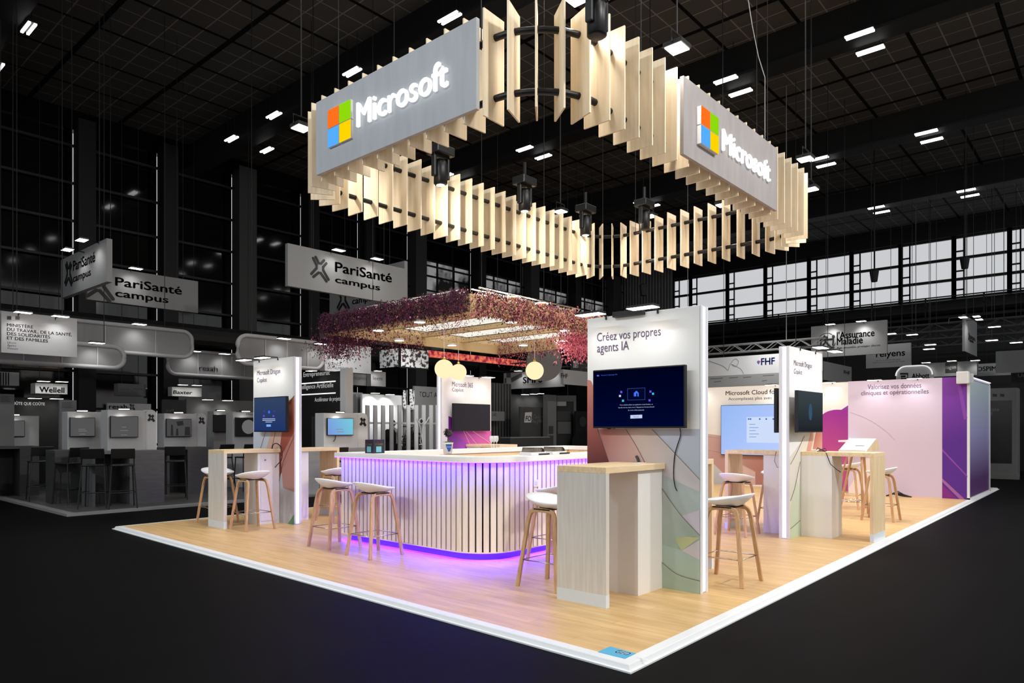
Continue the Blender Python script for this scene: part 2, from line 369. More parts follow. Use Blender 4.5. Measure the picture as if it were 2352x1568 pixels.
# blue floor decal by the near corner
p4 = [at(1401, 1484, z=.042), at(1461, 1500, z=.042), at(1435.5, 1512, z=.042), at(1373, 1496.5, z=.042)]
dc = MB().prism([(p.x, p.y, .0405) for p in p4], (0, 0, .0015)).build('floor_sticker', mat('sky_blue_vinyl', (72, 172, 216), .35)); tag(dc, 'small sky blue sticker on the boards at the near corner of the platform', 'sticker')
lettering(dc, 'GED', M['white'], (.43, .125, .0422), (0, -1, 0), .12, .055, up=(1, 0, 0), bold=.02, depth=.0005, lift=.0002) if False else None
a, b = Vector(p4[3]), Vector(p4[2]); ux = (b - a).normalized(); uy = Vector((-ux.y, ux.x, 0))
lettering(dc, 'GED', M['white'], (a.x + ux.x*.08 + uy.x*.06, a.y + ux.y*.08 + uy.y*.06, .042), ux, .1, .06, up=uy, bold=.03, depth=.0004, lift=.0002)
lettering(dc, 'EVENT', M['white'], (a.x + ux.x*.24 + uy.x*.06, a.y + ux.y*.24 + uy.y*.06, .042), ux, .12, .022, up=uy, depth=.0004, lift=.0002)

# ================================================================== HANGING RING
ring = thing('hanging_ring_sign', 'large suspended rounded-square ring of vertical plywood fins with two illuminated sign panels', 'hanging sign', (4.85, 3.8, 4.44))
X0, X1, Y0, Y1, RR = 1.26, 8.45, 1.56, 6.04, .91
def ringpath():
    segs = [((X0, Y1-RR), (X0, Y0+RR)), ((X0+RR, Y0+RR), PI), ((X0+RR, Y0), (X1-RR, Y0)), ((X1-RR, Y0+RR), 1.5*PI), ((X1, Y0+RR), (X1, Y1-RR)), ((X1-RR, Y1-RR), 0), ((X1-RR, Y1), (X0+RR, Y1)), ((X0+RR, Y1-RR), .5*PI)]
    return segs
def ringpts(step, off=0):
    """points along the ring outline with outward normals"""
    out = []; s = 0; segs = ringpath(); nxt = off; acc = 0
    for g in segs:
        if isinstance(g[1], tuple):
            a, b = Vector(g[0]), Vector(g[1]); Lg = (b-a).length; d = (b-a)/Lg; n = Vector((d.y, -d.x))
            while nxt < acc + Lg: p = a + d*(nxt-acc); out.append((p, n)); nxt += step
        else:
            c = Vector(g[0]); Lg = RR*PI/2
            while nxt < acc + Lg: an = g[1] + (nxt-acc)/RR; n = Vector((math.cos(an), math.sin(an))); out.append((c + n*RR, n)); nxt += step
        acc += Lg
    return out
PER = 2*(X1-X0-2*RR) + 2*(Y1-Y0-2*RR) + 2*PI*RR
NF = 81; fins = ringpts(PER/NF, .03)
FD = .31
for p, n in fins[:NF]:
    n = n if (p - Vector((4.85, 3.8))).dot(n) > 0 else -n
    t = Vector((-n.y, n.x)); a = p - n*FD
    pts = [p + t*.009, p - t*.009, a - t*.009, a + t*.009]
    MB().prism([(q.x, q.y, 4.44) for q in pts], (0, 0, 1.03)).build('fin', M['birch'], ring)
tp = ringpts(.09)
for z in (4.66, 5.25):
    MB().tube([(p.x - n.x*.17*(1 if (p - Vector((4.85, 3.8))).dot(n) > 0 else -1), p.y - n.y*.17*(1 if (p - Vector((4.85, 3.8))).dot(n) > 0 else -1), z) for p, n in tp], .034, 8, True).build('ring_tube', M['black'], ring, smooth=True)
for x, y in [(1.43, 2.6), (1.43, 5.0), (8.25, 2.6), (8.25, 5.0), (3.0, 1.73), (6.5, 1.73), (3.0, 5.87), (6.5, 5.87)]: MB().tube([(x, y, 5.2), (x, y, 10.995)], .006, 5).build('suspension_cable', M['hallblack'], ring)
# sign panels
pa = MB().box(1.205, 1.25, 2.45, 5.132, 4.50, 5.37).build('sign_panel', noise_mat('pale_grey_veneer', (182, 184, 187), (190, 192, 195), (1, 3, .6), 3, .5), ring)
pb = MB().box(3.53, 6.27, 1.505, 1.55, 4.505, 5.375).build('sign_panel', noise_mat('warm_grey_veneer', (152, 146, 145), (160, 154, 152), (3, 1, .6), 3, .5), ring)
LOGO = [('orange', (255, 112, 30)), ('green', (140, 214, 12)), ('blue', (84, 170, 250)), ('yellow', (255, 208, 0))]
GL = {n: glow('lit_%s_acrylic' % n, c, 1.05) for n, c in LOGO}
M['lit_white'] = glow('lit_white_acrylic', (250, 252, 255), 1.15)
def logo_sq(parent, corners, n, th, nm):
    MB().prism(corners, n*th).build('logo_return', M['white'], parent)
    MB().prism([c + n*th for c in corners], n*.004).build('logo_tile', GL[nm], parent)
yl, ym, yr = at(758.4, 300, X=1.205).y, at(784, 290, X=1.205).y, at(810.6, 280, X=1.205).y
zt, zb = at(758.4, 256.5, X=1.205).z, at(758.4, 341.6, X=1.205).z; zm = (zt+zb)/2; g = .006
n = Vector((-1, 0, 0))
for nm, a, b, c, d in [('orange', yl, ym+g, zm+g, zt), ('green', ym-g, yr, zm+g, zt), ('blue', yl, ym+g, zb, zm-g), ('yellow', ym-g, yr, zb, zm-g)]:
    logo_sq(pa, [Vector((1.205, a, c)), Vector((1.205, b, c)), Vector((1.205, b, d)), Vector((1.205, a, d))], n, .03, nm)
o = at(824.8, 293.8, X=1.205); e = at(1033, 206, X=1.205)
lettering(pa, 'Microsoft', M['lit_white'], o, (0, -1, 0), abs(e.y-o.y), at(824.8, 240, X=1.205).z - o.z, bold=.006, depth=.03, lift=.012, res=4)
xl, xm, xr = at(1601, 280, Y=1.505).x, at(1622, 280, Y=1.505).x, at(1641, 280, Y=1.505).x
zt, zb = at(1601, 242, Y=1.49).z, at(1601, 328, Y=1.49).z; zm = (zt+zb)/2
n = Vector((0, -1, 0))
for nm, a, b, c, d in [('orange', xl, xm-g, zm+g, zt), ('green', xm+g, xr, zm+g, zt), ('blue', xl, xm-g, zb, zm-g), ('yellow', xm+g, xr, zb, zm-g)]:
    logo_sq(pb, [Vector((a, 1.505, c)), Vector((b, 1.505, c)), Vector((b, 1.505, d)), Vector((a, 1.505, d))], n, .05, nm)
o = at(1655, 345, Y=1.505); e = at(1764, 419, Y=1.505)
lettering(pb, 'Microsoft', M['lit_white'], o, (1, 0, 0), abs(e.x-o.x), at(1655, 297, Y=1.505).z - o.z, bold=.006, depth=.03, lift=.012, res=4)

# square floodlights and moving heads hung round the ring
def flood(px, py, z, aim, lab, watts=260):
    p = at(px, py, z=z); x, y = p.x, p.y
    t = thing('floodlight', lab, 'floodlight', (x, y, z), 'square floodlights round the ring')
    MB().box(x-.115, x+.115, y-.115, y+.115, z+.012, z+.06).build('housing', M['blackm'], t)
    MB().box(x-.1, x+.1, y-.1, y+.1, z, z+.012).build('lens', M['lampwhite'], t)
    MB().tube([(x-.125, y, z+.04), (x-.125, y, z+.17), (x+.125, y, z+.17), (x+.125, y, z+.04)], .012, 6).tube([(x, y, z+.17), (x, y, 10.995)], .01, 6).build('yoke', M['blackm'], t)
    spot((x, y, z-.03), aim, watts, 140, 1, (1, .93, .82), .14)
flood(1555, 113, 5.7, (3.6, 2.2, 0), 'square floodlight above the ring just left of the right-hand sign panel', 300)
flood(1325, -2, 5.7, (1.6, 1.5, 0), 'square floodlight above the rounded near corner of the ring, cut by the frame top', 170)
flood(692, 296, 5.7, (2.0, 5.6, 0), 'square floodlight just outside the left end of the ring', 300)
flood(1287, 487, 5.7, (6.5, 4.5, 0), 'square floodlight over the far left run of fins seen inside the ring', 260)
flood(1493, 498, 5.7, (8.5, 3.5, 0), 'square floodlight over the far right run of fins, left of the higher one', 260)
flood(1660, 472, 5.7, (9.8, 3.5, 0), 'square floodlight seen inside the ring just under the right-hand sign panel', 300)
flood(1850, 367, 5.7, (7.5, 1.0, 0), 'square floodlight outside the right end of the ring, the upper of two', 300)
flood(1863, 436, 5.7, (11.0, 1.6, 0), 'square floodlight outside the right end of the ring, the lower of two', 300)
sb = at(867, 380, X=1.6)
t = thing('bare_spot_bulb', 'tiny bright bare lamp hanging under the left-hand sign panel', 'lamp', sb)
MB().sphere(sb, .03, 12, 8, 1.3).build('bulb', M['lampwhite'], t); MB().tube([sb + Vector((0, 0, .03)), sb + Vector((0, 0, .28))], .01, 6).build('cord', M['blackm'], t)
spot(sb + Vector((0, 0, -.04)), (6.5, 5.9, 4.8), 70, 150, 1, (1, .93, .8), .04)
def mover(px, py, D, lab, k=1.0, aim=None, watts=90):
    p = at(px, py, D=D); t = thing('moving_head_spotlight', lab, 'stage light', p, 'black moving-head spotlights in the ring')
    MB().lathe([(.07*k, 0), (.1*k, .02*k), (.1*k, .3*k), (.075*k, .36*k)], p, 16).build('lamp_head', M['black'], t, True)
    MB().box(p.x-.15*k, p.x-.11*k, p.y-.04*k, p.y+.04*k, p.z+.1*k, p.z+.42*k).box(p.x+.11*k, p.x+.15*k, p.y-.04*k, p.y+.04*k, p.z+.1*k, p.z+.42*k).box(p.x-.15*k, p.x+.15*k, p.y-.04*k, p.y+.04*k, p.z+.39*k, p.z+.43*k).build('yoke', M['black'], t, bevel=.01)
    MB().box(p.x-.17*k, p.x+.17*k, p.y-.13*k, p.y+.13*k, p.z+.42*k, p.z+.55*k).build('base', M['black'], t, bevel=.015)
    MB().tube([(p.x, p.y, p.z+.55*k), (p.x, p.y, p.z+.8*k)], .03*k, 8).build('clamp', M['black'], t)
    if aim: MB().lathe([(0, -.003), (.06*k, -.003)], p, 14).build('lens', M['lampwhite'], t)
    if aim: spot(p + Vector((0, 0, -.03)), aim, watts, 120 if D > 8 else 75, 1, (1, .93, .8), .05)
mover(1371, 86, 6.25, 'large black moving-head spotlight over the near corner of the ring', .9)
mover(1012, 425, 10.2, 'black moving-head spotlight with red display over the far left run of fins', 1, (6.5, 5.9, 4.6), 110)
mover(1205, 485, 11.6, 'black moving-head spotlight half way along the far left run of fins', 1, (8.3, 5.4, 4.4), 110)
mover(1345, 540, 13.2, 'black moving-head spotlight at the far corner of the ring', 1, (8.3, 2.5, 4.5), 110)
mover(1480, 528, 13.2, 'black moving-head spotlight above the far right run of fins')

# ================================================================== STOOLS
def make_stool():
    t = thing('bar_stool', 'proto', 'stool')
    nr, na = 7, 28; vs = []; fs = []
    def surf(r, a, dz):
        cx, cy = math.cos(a), math.sin(a); sx = abs(cx)**.85*(1 if cx > 0 else -1); sy = abs(cy)**.85*(1 if cy > 0 else -1)
        x = .205*r*sx; y = .225*r*sy
        back = max(0, -sx)*r
        z = .706 + r**2.2*(.072 + .05*back - .022*max(0, sx))
        return (x - .015*back, y, z + dz)
    for layer, dz in ((0, 0), (1, -.014)):
        base = len(vs); vs.append(surf(0, 0, dz))
        for i in range(1, nr+1):
            for k in range(na): vs.append(surf(i/nr, 2*PI*k/na, dz))
        for k in range(na):
            f = [base, base+1+k, base+1+(k+1) % na]; fs.append(f if layer == 0 else f[::-1])
            for i in range(nr-1):
                a = base+1+i*na; f = [a+k, a+na+k, a+na+(k+1) % na, a+(k+1) % na]; fs.append(f if layer == 0 else f[::-1])
    n1 = 1 + nr*na; a = 1 + (nr-1)*na
    for k in range(na): l = (k+1) % na; fs.append([a+k, n1+a+k, n1+a+l, a+l])
    MB().add(vs, fs).build('seat', M['plastic'], t, smooth=True)
    for sx in (-1, 1):
        for sy in (-1, 1):
            P = [(sx*.222, sy*.215, 0), (sx*.186, sy*.182, .3), (sx*.152, sy*.15, .58), (sx*.142, sy*.141, .635), (sx*.128, sy*.137, .665), (sx*.105, sy*.135, .682), (sx*.06, sy*.134, .688), (0, sy*.134, .689)]
            prof = [(-.018, -.0125), (.018, -.0125), (.018, .0125), (-.018, .0125)]
            MB().sweep(P, prof, (0, sy, .25)).build('leg', M['oak'], t, bevel=.003)
    zf = .24; e = .192
    MB().tube([(-e, -e, zf), (e, -e, zf), (e, e, zf), (-e, e, zf)], .0055, 6, True).build('footrest', M['steel'], t, smooth=True)
    MB().box(-.09, .09, -.15, .15, .693, .703).build('seat_bracket', M['blackm'], t)
    return t
stool0 = make_stool(); first = [True]
def stool(x, y, rz, lab):
    o = stool0 if first[0] else copy_tree(stool0); first[0] = False
    o.location = (x, y, ZF); o.rotation_euler = (0, 0, rz); o['label'] = lab; o['group'] = 'white bucket-seat stools with oak legs'
stool(1.45, 7.09, PI/2, 'white seat oak-legged stool in front of the far left table with the end panel')
stool(1.45, 8.12, -PI/2, 'white seat oak-legged stool half hidden behind the far left table')
stool(1.37, 4.99, 0, 'white seat oak-legged stool, left one of the pair at the slatted bar front')
stool(1.31, 4.14, 0, 'white seat oak-legged stool, right one of the pair at the slatted bar front')
stool(2.45, 2.46, PI/2, 'white seat oak-legged stool at the bar, right of its rounded corner')
stool(1.41, 1.70, -PI/2, 'white seat oak-legged stool partly hidden by the grey end panel of the near table')
stool(2.64, .58, PI/2, 'white seat oak-legged stool right of the near tower with the dark blue screen')
stool(5.50, 1.75, 0, 'white seat oak-legged stool in front of the table under the big pale blue screen')
stool(6.85, 1.72, PI, 'white seat oak-legged stool beyond the table under the big pale blue screen')
stool(8.35, .68, PI/2, 'white seat oak-legged stool beside the end panel of the right-hand table')
stool(9.75, 1.55, PI/2, 'white seat oak-legged stool furthest back, between the right-hand table and pink wall')
stool(2.75, 6.95, PI/2, 'white seat oak-legged stool behind the bar pair, left of the slatted bar end')
stool(2.62, 8.2, -PI/2, 'white seat oak-legged stool behind the far left tower, only seat edge showing')

# ================================================================== DISPLAY TOWERS
def poly_on(parent, pts, m, lay, X=None, Y=None, name='printed_shape', th=.0006):
    P = [at(px, py, X=(X - .001 - lay*.0008) if X is not None else None, Y=(Y - .001 - lay*.0008) if Y is not None else None) for px, py in pts]
    n = Vector((-1, 0, 0)) if X is not None else Vector((0, -1, 0))
    return MB().prism(P, n*th).build(name, m, parent)
def seam(parent, pts, X=None, Y=None, r=.003, m=None):
    P = [at(px, py, X=(X - .004) if X is not None else None, Y=(Y - .004) if Y is not None else None) for px, py in pts]
    return MB().tube(P, r, 5).build('printed_seam', m or mat('seam_brown', (112, 92, 84), .6), parent)
def curve(pts, n=8):
    """smooth a few image points"""
    out = []
    for i in range(len(pts)-1):
        p0 = pts[max(i-1, 0)]; p1 = pts[i]; p2 = pts[i+1]; p3 = pts[min(i+2, len(pts)-1)]
        for k in range(n):
            u = k/n; out.append(tuple(.5*((2*p1[j]) + (-p0[j]+p2[j])*u + (2*p0[j]-5*p1[j]+4*p2[j]-p3[j])*u*u + (-p0[j]+3*p1[j]-3*p2[j]+p3[j])*u**3) for j in (0, 1)))
    return out + [pts[-1]]
def arm_lamp(parent, base, n, watts=4.5, tilt=.35, reach=.26):
    """flat LED arm lamp clipped on a panel's top edge; n points away from the printed face"""
    n = Vector(n); s = n.cross(Vector((0, 0, 1))); b = Vector(base); h = b + n*reach + Vector((0, 0, -.012))
    l = MB().tube([b + n*.004 + Vector((0, 0, -.03)), b + n*.01 + Vector((0, 0, .012)), h + Vector((0, 0, .022))], .01, 6).build('display_lamp', M['black'], parent)
    q = [h - s*.13 - n*.06, h + s*.13 - n*.06, h + s*.13 + n*.06, h - s*.13 + n*.06]
    MB().prism(q, (0, 0, .02)).build('lamp_head', M['black'], l)
    MB().prism([p + Vector((0, 0, -.005)) for p in q], (0, 0, .005)).build('lamp_lens', M['lampwhite'], l)
    spot(h + Vector((0, 0, -.03)), b - n*.0 + Vector((0, 0, -.75)), watts, 125, .9, (1, .96, .9), .06)
    return l
def tower(lab, face, c0, a, b, ledlow, zt=2.515, th=.13):
    """face 'X' looks toward -X at X=c0 and spans Y a..b; face 'Y' looks toward -Y at Y=c0 and spans X a..b; ledlow: lit edge at the low end"""
    loc = (c0 + th/2, (a+b)/2, ZF) if face == 'X' else ((a+b)/2, c0 + th/2, ZF)
    t = thing('display_tower', lab, 'display panel', loc)
    def bx(d0, d1, w0, w1, z0, z1, mb=None):
        mb = mb or MB(); return mb.box(c0+d0, c0+d1, w0, w1, z0, z1) if face == 'X' else mb.box(w0, w1, c0+d0, c0+d1, z0, z1)
    bx(.004, th-.004, a, b, ZF, zt).build('panel_core', M['trim'], t, bevel=.004)
    bx(0, .004, a+.004, b-.004, ZF+.004, zt-.004).build('printed_panel', M['fabric'], t)
    bx(th-.004, th, a+.004, b-.004, ZF+.004, zt-.004).build('printed_panel', M['fabric'], t)
    e = a if ledlow else b; s = -1 if ledlow else 1
    r = MB(); bx(0, .03, e, e+s*.012, ZF, zt, r); bx(th-.03, th, e, e+s*.012, ZF, zt, r); r.build('edge_profile', M['trim'], t)
    bx(.04, th-.04, e, e+s*.008, ZF+.01, zt-.01).build('light_strip', M['ledstrip'], t)
    return t
def front(t): return [c for c in t.children if c.name.startswith('printed_panel')][0]

PEACH = (204, 152, 138); BROWN = (136, 66, 58)
# near tower
TA = tower('tall white near tower with a large dark blue screen and red, lilac, green print', 'X', 1.99, .545, 1.72, True)
fa = front(TA); X = 1.99
def pm(n, c1, c2, a, b, c3=None, X=None, Y=None): return print_mat(n, c1, c2, at(*a, X=X, Y=Y), at(*b, X=X, Y=Y), c3=c3)
poly_on(fa, [(1349, 985), (1349, 872), (1362, 884), (1374, 985), (1402, 1072), (1480, 1150), (1521, 1352), (1607, 1363), (1607, 985)], pm('print_lilac', (188, 190, 206), (172, 186, 178), (1570, 985), (1570, 1180), X=X), 0, X=X)
poly_on(fa, curve([(1349, 872), (1362, 886), (1374, 985), (1388, 1030), (1402, 1072)], 5) + [(1349, 1085)], pm('print_red_fold', (206, 132, 116), (92, 36, 34), (1349, 880), (1378, 1075), (168, 94, 84), X=X), 1, X=X)
poly_on(fa, [(1374, 985), (1438, 985), (1490, 1075), (1402, 1075)], pm('print_rose', (178, 106, 96), (212, 178, 168), (1376, 1000), (1470, 1050), X=X), 2, X=X)
poly_on(fa, [(1438, 985), (1497, 985), (1570, 1062), (1607, 1102), (1607, 1130), (1490, 1075)], pm('print_sand', (206, 178, 166), (198, 192, 192), (1450, 1000), (1560, 1060), X=X), 3, X=X)
poly_on(fa, curve([(1519, 1120), (1560, 1178), (1607, 1229)], 6) + [(1607, 1260), (1519, 1260)], pm('print_sage', (184, 190, 184), (160, 180, 168), (1521, 1140), (1590, 1240), X=X), 2, X=X)
poly_on(fa, [(1565, 1184), (1607, 1171), (1607, 1228), (1590, 1212)], mat('print_pale_lilac', (200, 194, 206), .6), 3, X=X)
poly_on(fa, [(1548, 1236), (1570, 1232), (1607, 1234), (1566, 1264)], pm('print_moss', (172, 180, 140), (196, 200, 150), (1550, 1236), (1585, 1250), X=X), 4, X=X)
poly_on(fa, [(1566, 1264), (1607, 1240), (1607, 1286)], mat('print_mauve', (204, 198, 204), .6), 4, X=X)
poly_on(fa, curve([(1519, 1250), (1566, 1264), (1607, 1286)], 4) + [(1607, 1364), (1519, 1353)], pm('print_green', (172, 192, 184), (168, 190, 172), (1560, 1270), (1560, 1350), X=X), 3, X=X)
for c in ([(1372, 985), (1386, 1025), (1402, 1072)], [(1437, 985), (1460, 1022), (1482, 1064)], [(1497, 985), (1540, 1030), (1607, 1101)], [(1519, 1120), (1560, 1178), (1607, 1229)], [(1519, 1290), (1555, 1318), (1607, 1334)]):
    seam(fa, curve(c, 5), X=X - .004, r=.0026)
words(fa, 'Créez vos propres', M['ink'], 0, (1372, 784), 1518, 765, X=X)
words(fa, 'agents IA', M['ink'], 0, (1372, 809), 1445, 789, X=X)
arm_lamp(TA, (1.99, 1.50, 2.515), (-1, 0, 0)); arm_lamp(TA, (1.99, .95, 2.515), (-1, 0, 0))
MB().box(1.94, 1.99, 1.08, 1.40, 2.49, 2.54).build('cable_tray', M['black'], TA)

# far-left tower
TB = tower('white far left tower, narrow printed panel with terracotta folds above a maple table', 'X', 2.06, 7.03, 8.19, True)
fb = front(TB); X = 2.06
poly_on(fb, [(582, 985), (582, 1200), (676, 1204), (676, 985)], pm('print_blue_grey', (206, 212, 224), (176, 178, 182), (590, 1000), (660, 1200), X=X), 0, X=X)
poly_on(fb, curve([(676, 908), (655, 935), (648, 985), (640, 1040), (625, 1070)], 4) + [(640, 1100), (676, 1020)], pm('print_terracotta', (206, 126, 100), (120, 48, 38), (672, 920), (650, 1060), (176, 92, 74), X=X), 1, X=X)
poly_on(fb, [(625, 985), (650, 985), (630, 1070), (600, 1070)], pm('print_rose2', (216, 186, 176), (196, 150, 138), (625, 985), (625, 1070), X=X), 1, X=X)
poly_on(fb, [(676, 990), (676, 1130), (650, 1120), (645, 1050)], pm('print_brick', (190, 120, 104), (172, 134, 128), (665, 1000), (660, 1130), X=X), 2, X=X)
poly_on(fb, [(660, 1204), (676, 1180), (676, 1204)], mat('print_leaf_green', (88, 136, 108), .6), 3, X=X)
for c in ([(612, 985), (598, 1030)], [(634, 985), (626, 1020), (612, 1060)], [(676, 908), (655, 935)], [(676, 1000), (650, 1060), (640, 1110)]): seam(fb, c, X=X - .003, r=.003)
words(fb, 'Microsoft Dragon', M['ink'], 0, (591, 862), 644, 851, X=X); words(fb, 'Copilot', M['ink'], 0, (591, 878), 613, 868, X=X)
arm_lamp(TB, (2.06, 8.0, 2.515), (-1, 0, 0), 4.5); arm_lamp(TB, (2.06, 7.45, 2.515), (-1, 0, 0), 4.5)
# right tower
TC = tower('white right-hand tower with a lit front edge and a black screen overhanging its side', 'Y', 1.06, 5.52, 6.79, True)
fc = front(TC); Y = 1.06
poly_on(fc, [(1814, 1240), (1814, 1050), (1862, 985), (1886, 985), (1886, 1225)], pm('print_cream', (226, 218, 206), (206, 208, 196), (1830, 1000), (1830, 1230), Y=Y), 0, Y=Y)
poly_on(fc, [(1862, 992), (1872, 992), (1862, 1036), (1852, 1036)], pm('print_peach', (226, 180, 160), (214, 156, 136), (1868, 992), (1858, 1030), Y=Y), 1, Y=Y)
poly_on(fc, [(1874, 990), (1888, 990), (1888, 1036), (1866, 1036)], pm('print_peach2', (190, 104, 84), (222, 166, 144), (1876, 990), (1886, 1030), Y=Y), 2, Y=Y)
poly_on(fc, [(1815, 1170), (1828, 1100), (1838, 1120), (1838, 1230), (1815, 1237)], pm('print_sage2', (204, 210, 190), (186, 204, 180), (1826, 1110), (1826, 1230), Y=Y), 1, Y=Y)
for c in ([(1848, 1000), (1830, 1040), (1816, 1066)], [(1838, 1060), (1826, 1120), (1816, 1150)], [(1838, 1195), (1816, 1214)]): seam(fc, c, Y=Y - .003, r=.003)
words(fc, 'Microsoft Dragon', M['ink'], 0, (1823, 838), 1864, 826, Y=Y); words(fc, 'Copilot', M['ink'], 0, (1823, 857), 1842, 846, Y=Y)
arm_lamp(TC, (5.9, 1.06, 2.515), (0, -1, 0)); arm_lamp(TC, (6.5, 1.06, 2.515), (0, -1, 0))
# back tower
TD = tower('white back tower with a switched-off black screen over a magenta print, behind the bar', 'Y', 7.53, 5.5, 6.86, True, 2.47)
fd = front(TD); Y = 7.53
def pd(px, py): return (px, py)
poly_on(fd, [(1030, 955), (1046, 962), (1128, 990), (1130, 1040), (1030, 1045)], pm('print_magenta', (112, 30, 132), (222, 110, 186), (1035, 970), (1120, 1020), (196, 82, 176), Y=Y), 0, Y=Y)
poly_on(fd, curve([(1030, 1000), (1055, 1005), (1075, 1022), (1080, 1045)], 4) + [(1030, 1045)], pm('print_violet', (120, 48, 150), (176, 84, 186), (1034, 1005), (1060, 1040), Y=Y), 1, Y=Y)
for c in ([(1065, 990), (1080, 1022)], [(1070, 990), (1095, 1020)], [(1086, 990), (1112, 1008), (1128, 1020)]): seam(fd, c, Y=Y - .003, r=.008, m=mat('print_pale_pink', (238, 190, 206), .6))
words(fd, 'Microsoft 365', M['ink'], 0, (1038, 887), 1086, 876, Y=Y); words(fd, 'Copilot', M['ink'], 0, (1038, 898), 1064, 890, Y=Y)
arm_lamp(TD, (5.9, 7.53, 2.47), (0, -1, 0)); arm_lamp(TD, (6.5, 7.53, 2.47), (0, -1, 0))

# ================================================================== SCREENS
def tv(name, lab, X=None, Y=None, a=0, b=0, z0=0, z1=0, dm=None, th=.045, back=.06, cable=None, group=None, frame=None, cr=.006):
    """wall screen; X/Y is the plane of its glass, a..b its span, facing -X or -Y"""
    c = ((X+th, (a+b)/2, z0) if X is not None else ((a+b)/2, Y+th, z0))
    t = thing(name, lab, 'screen', c, group)
    def bx(d0, d1, w0, w1, q0, q1, mb=None):
        mb = mb or MB(); return mb.box(X+d0, X+d1, w0, w1, q0, q1) if X is not None else mb.box(w0, w1, Y+d0, Y+d1, q0, q1)
    bx(0, th, a, b, z0, z1).build('casing', frame or M['black'], t, bevel=.006)
    m = .012; bx(-.002, .002, a+m, b-m, z0+m*1.3, z1-m).build('display', dm, t)
    w = (b-a); bx(th-.002, th+back, a+w*.38, b-w*.38, z0+(z1-z0)*.3, z1-(z1-z0)*.3).build('wall_bracket', M['blackm'], t)
    if cable: MB().tube(cable, cr, 6).build('power_cable', M['black'], t, True)
    return t
def disp(t): return [c for c in t.children if c.name.startswith('display')][0]
def ui(parent, kind, px, m, X=None, Y=None, lift=.003, nm='screen_icon'):
    P = [at(x, y, X=(X - lift) if X is not None else None, Y=(Y - lift) if Y is not None else None) for x, y in px]
    return MB().prism(P, Vector((-.0008, 0, 0)) if X is not None else Vector((0, -.0008, 0))).build(nm, m, parent)
UIB = glow('ui_blue', (70, 120, 255), .9); UIW = glow('ui_white', (206, 220, 255), .9); UIL = glow('ui_line', (60, 78, 150), .8); UIV = glow('ui_violet', (120, 80, 255), .9); UIC = glow('ui_cyan', (60, 210, 235), .9)
X = 1.87; a, b = at(1573, 900, X=X).y, at(1361.6, 900, X=X).y
z0, z1 = at(1573, 983, X=X).z, at(1573, 836.5, X=X).z
T1 = tv('television', 'large dark blue start screen on the near tower', X=X, a=a, b=b, z0=z0, z1=z1, dm=screen_mat('navy_screen', (0, 2, 26), (0, 8, 48), (X, a, z1), (X, a, z0), 1.0), back=.075,
        cable=[at(px, py, X=1.975) for px, py in curve([(1562, 983), (1563, 1000), (1555, 1025), (1549, 1050), (1547, 1090), (1550, 1115), (1555, 1127)], 5)], cr=.0042)
d1 = disp(T1)
def square(cx, cy, r, ry=None): ry = ry or r; return [(cx-r, cy-ry), (cx+r, cy-ry), (cx+r, cy+ry), (cx-r, cy+ry)]
ui(d1, 0, [(1441, 892), (1482, 890), (1482, 918), (1441, 919)], UIL, X=X); ui(d1, 0, [(1442, 893), (1481, 891), (1481, 917), (1442, 918)], glow('ui_navy', (2, 8, 44), 1), X=X, lift=.0042)
ui(d1, 0, [(1456, 910), (1456, 902), (1462, 897), (1467, 902), (1467, 910)], UIB, X=X, lift=.006); ui(d1, 0, [(1461.5, 910), (1461.5, 903), (1464, 903), (1464, 910)], glow('ui_navy2', (2, 8, 44), 1), X=X, lift=.0075)
for cx, cy, m in ((1427, 900, UIV), (1424, 909, UIW), (1431, 920, UIC), (1494, 899, UIV), (1500, 904, UIC), (1492, 919, UIV)): ui(d1, 0, square(cx, cy, 2.2, 2.4), m, X=X)
ui(d1, 0, [(1371, 861), (1376, 861), (1376, 864), (1371, 864)], UIB, X=X)
words(d1, 'Console de démarrage 365', UIB, 0, (1381, 863), 1418, 860.5, X=X-.002, res=1)
words(d1, 'Vous souhaitez utiliser une application ou une fonction, ou', UIW, 0, (1424, 931), 1500, 928.5, X=X-.002, res=1)
words(d1, 'basculer vers une autre source ? Appuyez sur le bouton Accueil', UIW, 0, (1421, 937), 1503, 934.5, X=X-.002, res=1)
words(d1, 'de votre télécommande', UIW, 0, (1443, 943), 1480, 940.5, X=X-.002, res=1)
ui(d1, 0, [(1448, 953), (1475, 952), (1475, 960), (1448, 961)], UIW, X=X); words(d1, 'Accueil', UIL, 0, (1456, 958.5), 1467, 955, X=X-.004, res=1)
# far-left tower screen
X = 1.93; a, b = at(657, 950, X=X).y, at(583, 950, X=X).y; z0, z1 = at(657, 992, X=X).z, at(657, 909, X=X).z
T2 = tv('television', 'slate blue start screen on the far left tower', X=X, a=a, b=b, z0=z0, z1=z1, dm=screen_mat('slate_screen', (58, 76, 108), (36, 58, 116), (X, a, z1), (X, a, z0), .8), back=.085)
d2 = disp(T2)
for cx, cy, m in ((606, 955, UIV), (607, 944, UIL), (630, 944, UIL), (628, 955, UIV)): ui(d2, 0, square(cx, cy, 1.6, 2), m, X=X)
ui(d2, 0, [(616, 949), (616, 944), (618, 942), (620, 944), (620, 949)], UIB, X=X)
for i, (l, r) in enumerate(((603, 632), (603, 632), (610, 625))): ui(d2, 0, [(l, 961 + i*3.6), (r, 961 + i*3.6), (r, 962.3 + i*3.6), (l, 962.3 + i*3.6)], UIW, X=X, nm='screen_text_line')
ui(d2, 0, square(617, 977, 5, 2.6), glow('ui_pale', (130, 180, 255), .9), X=X)
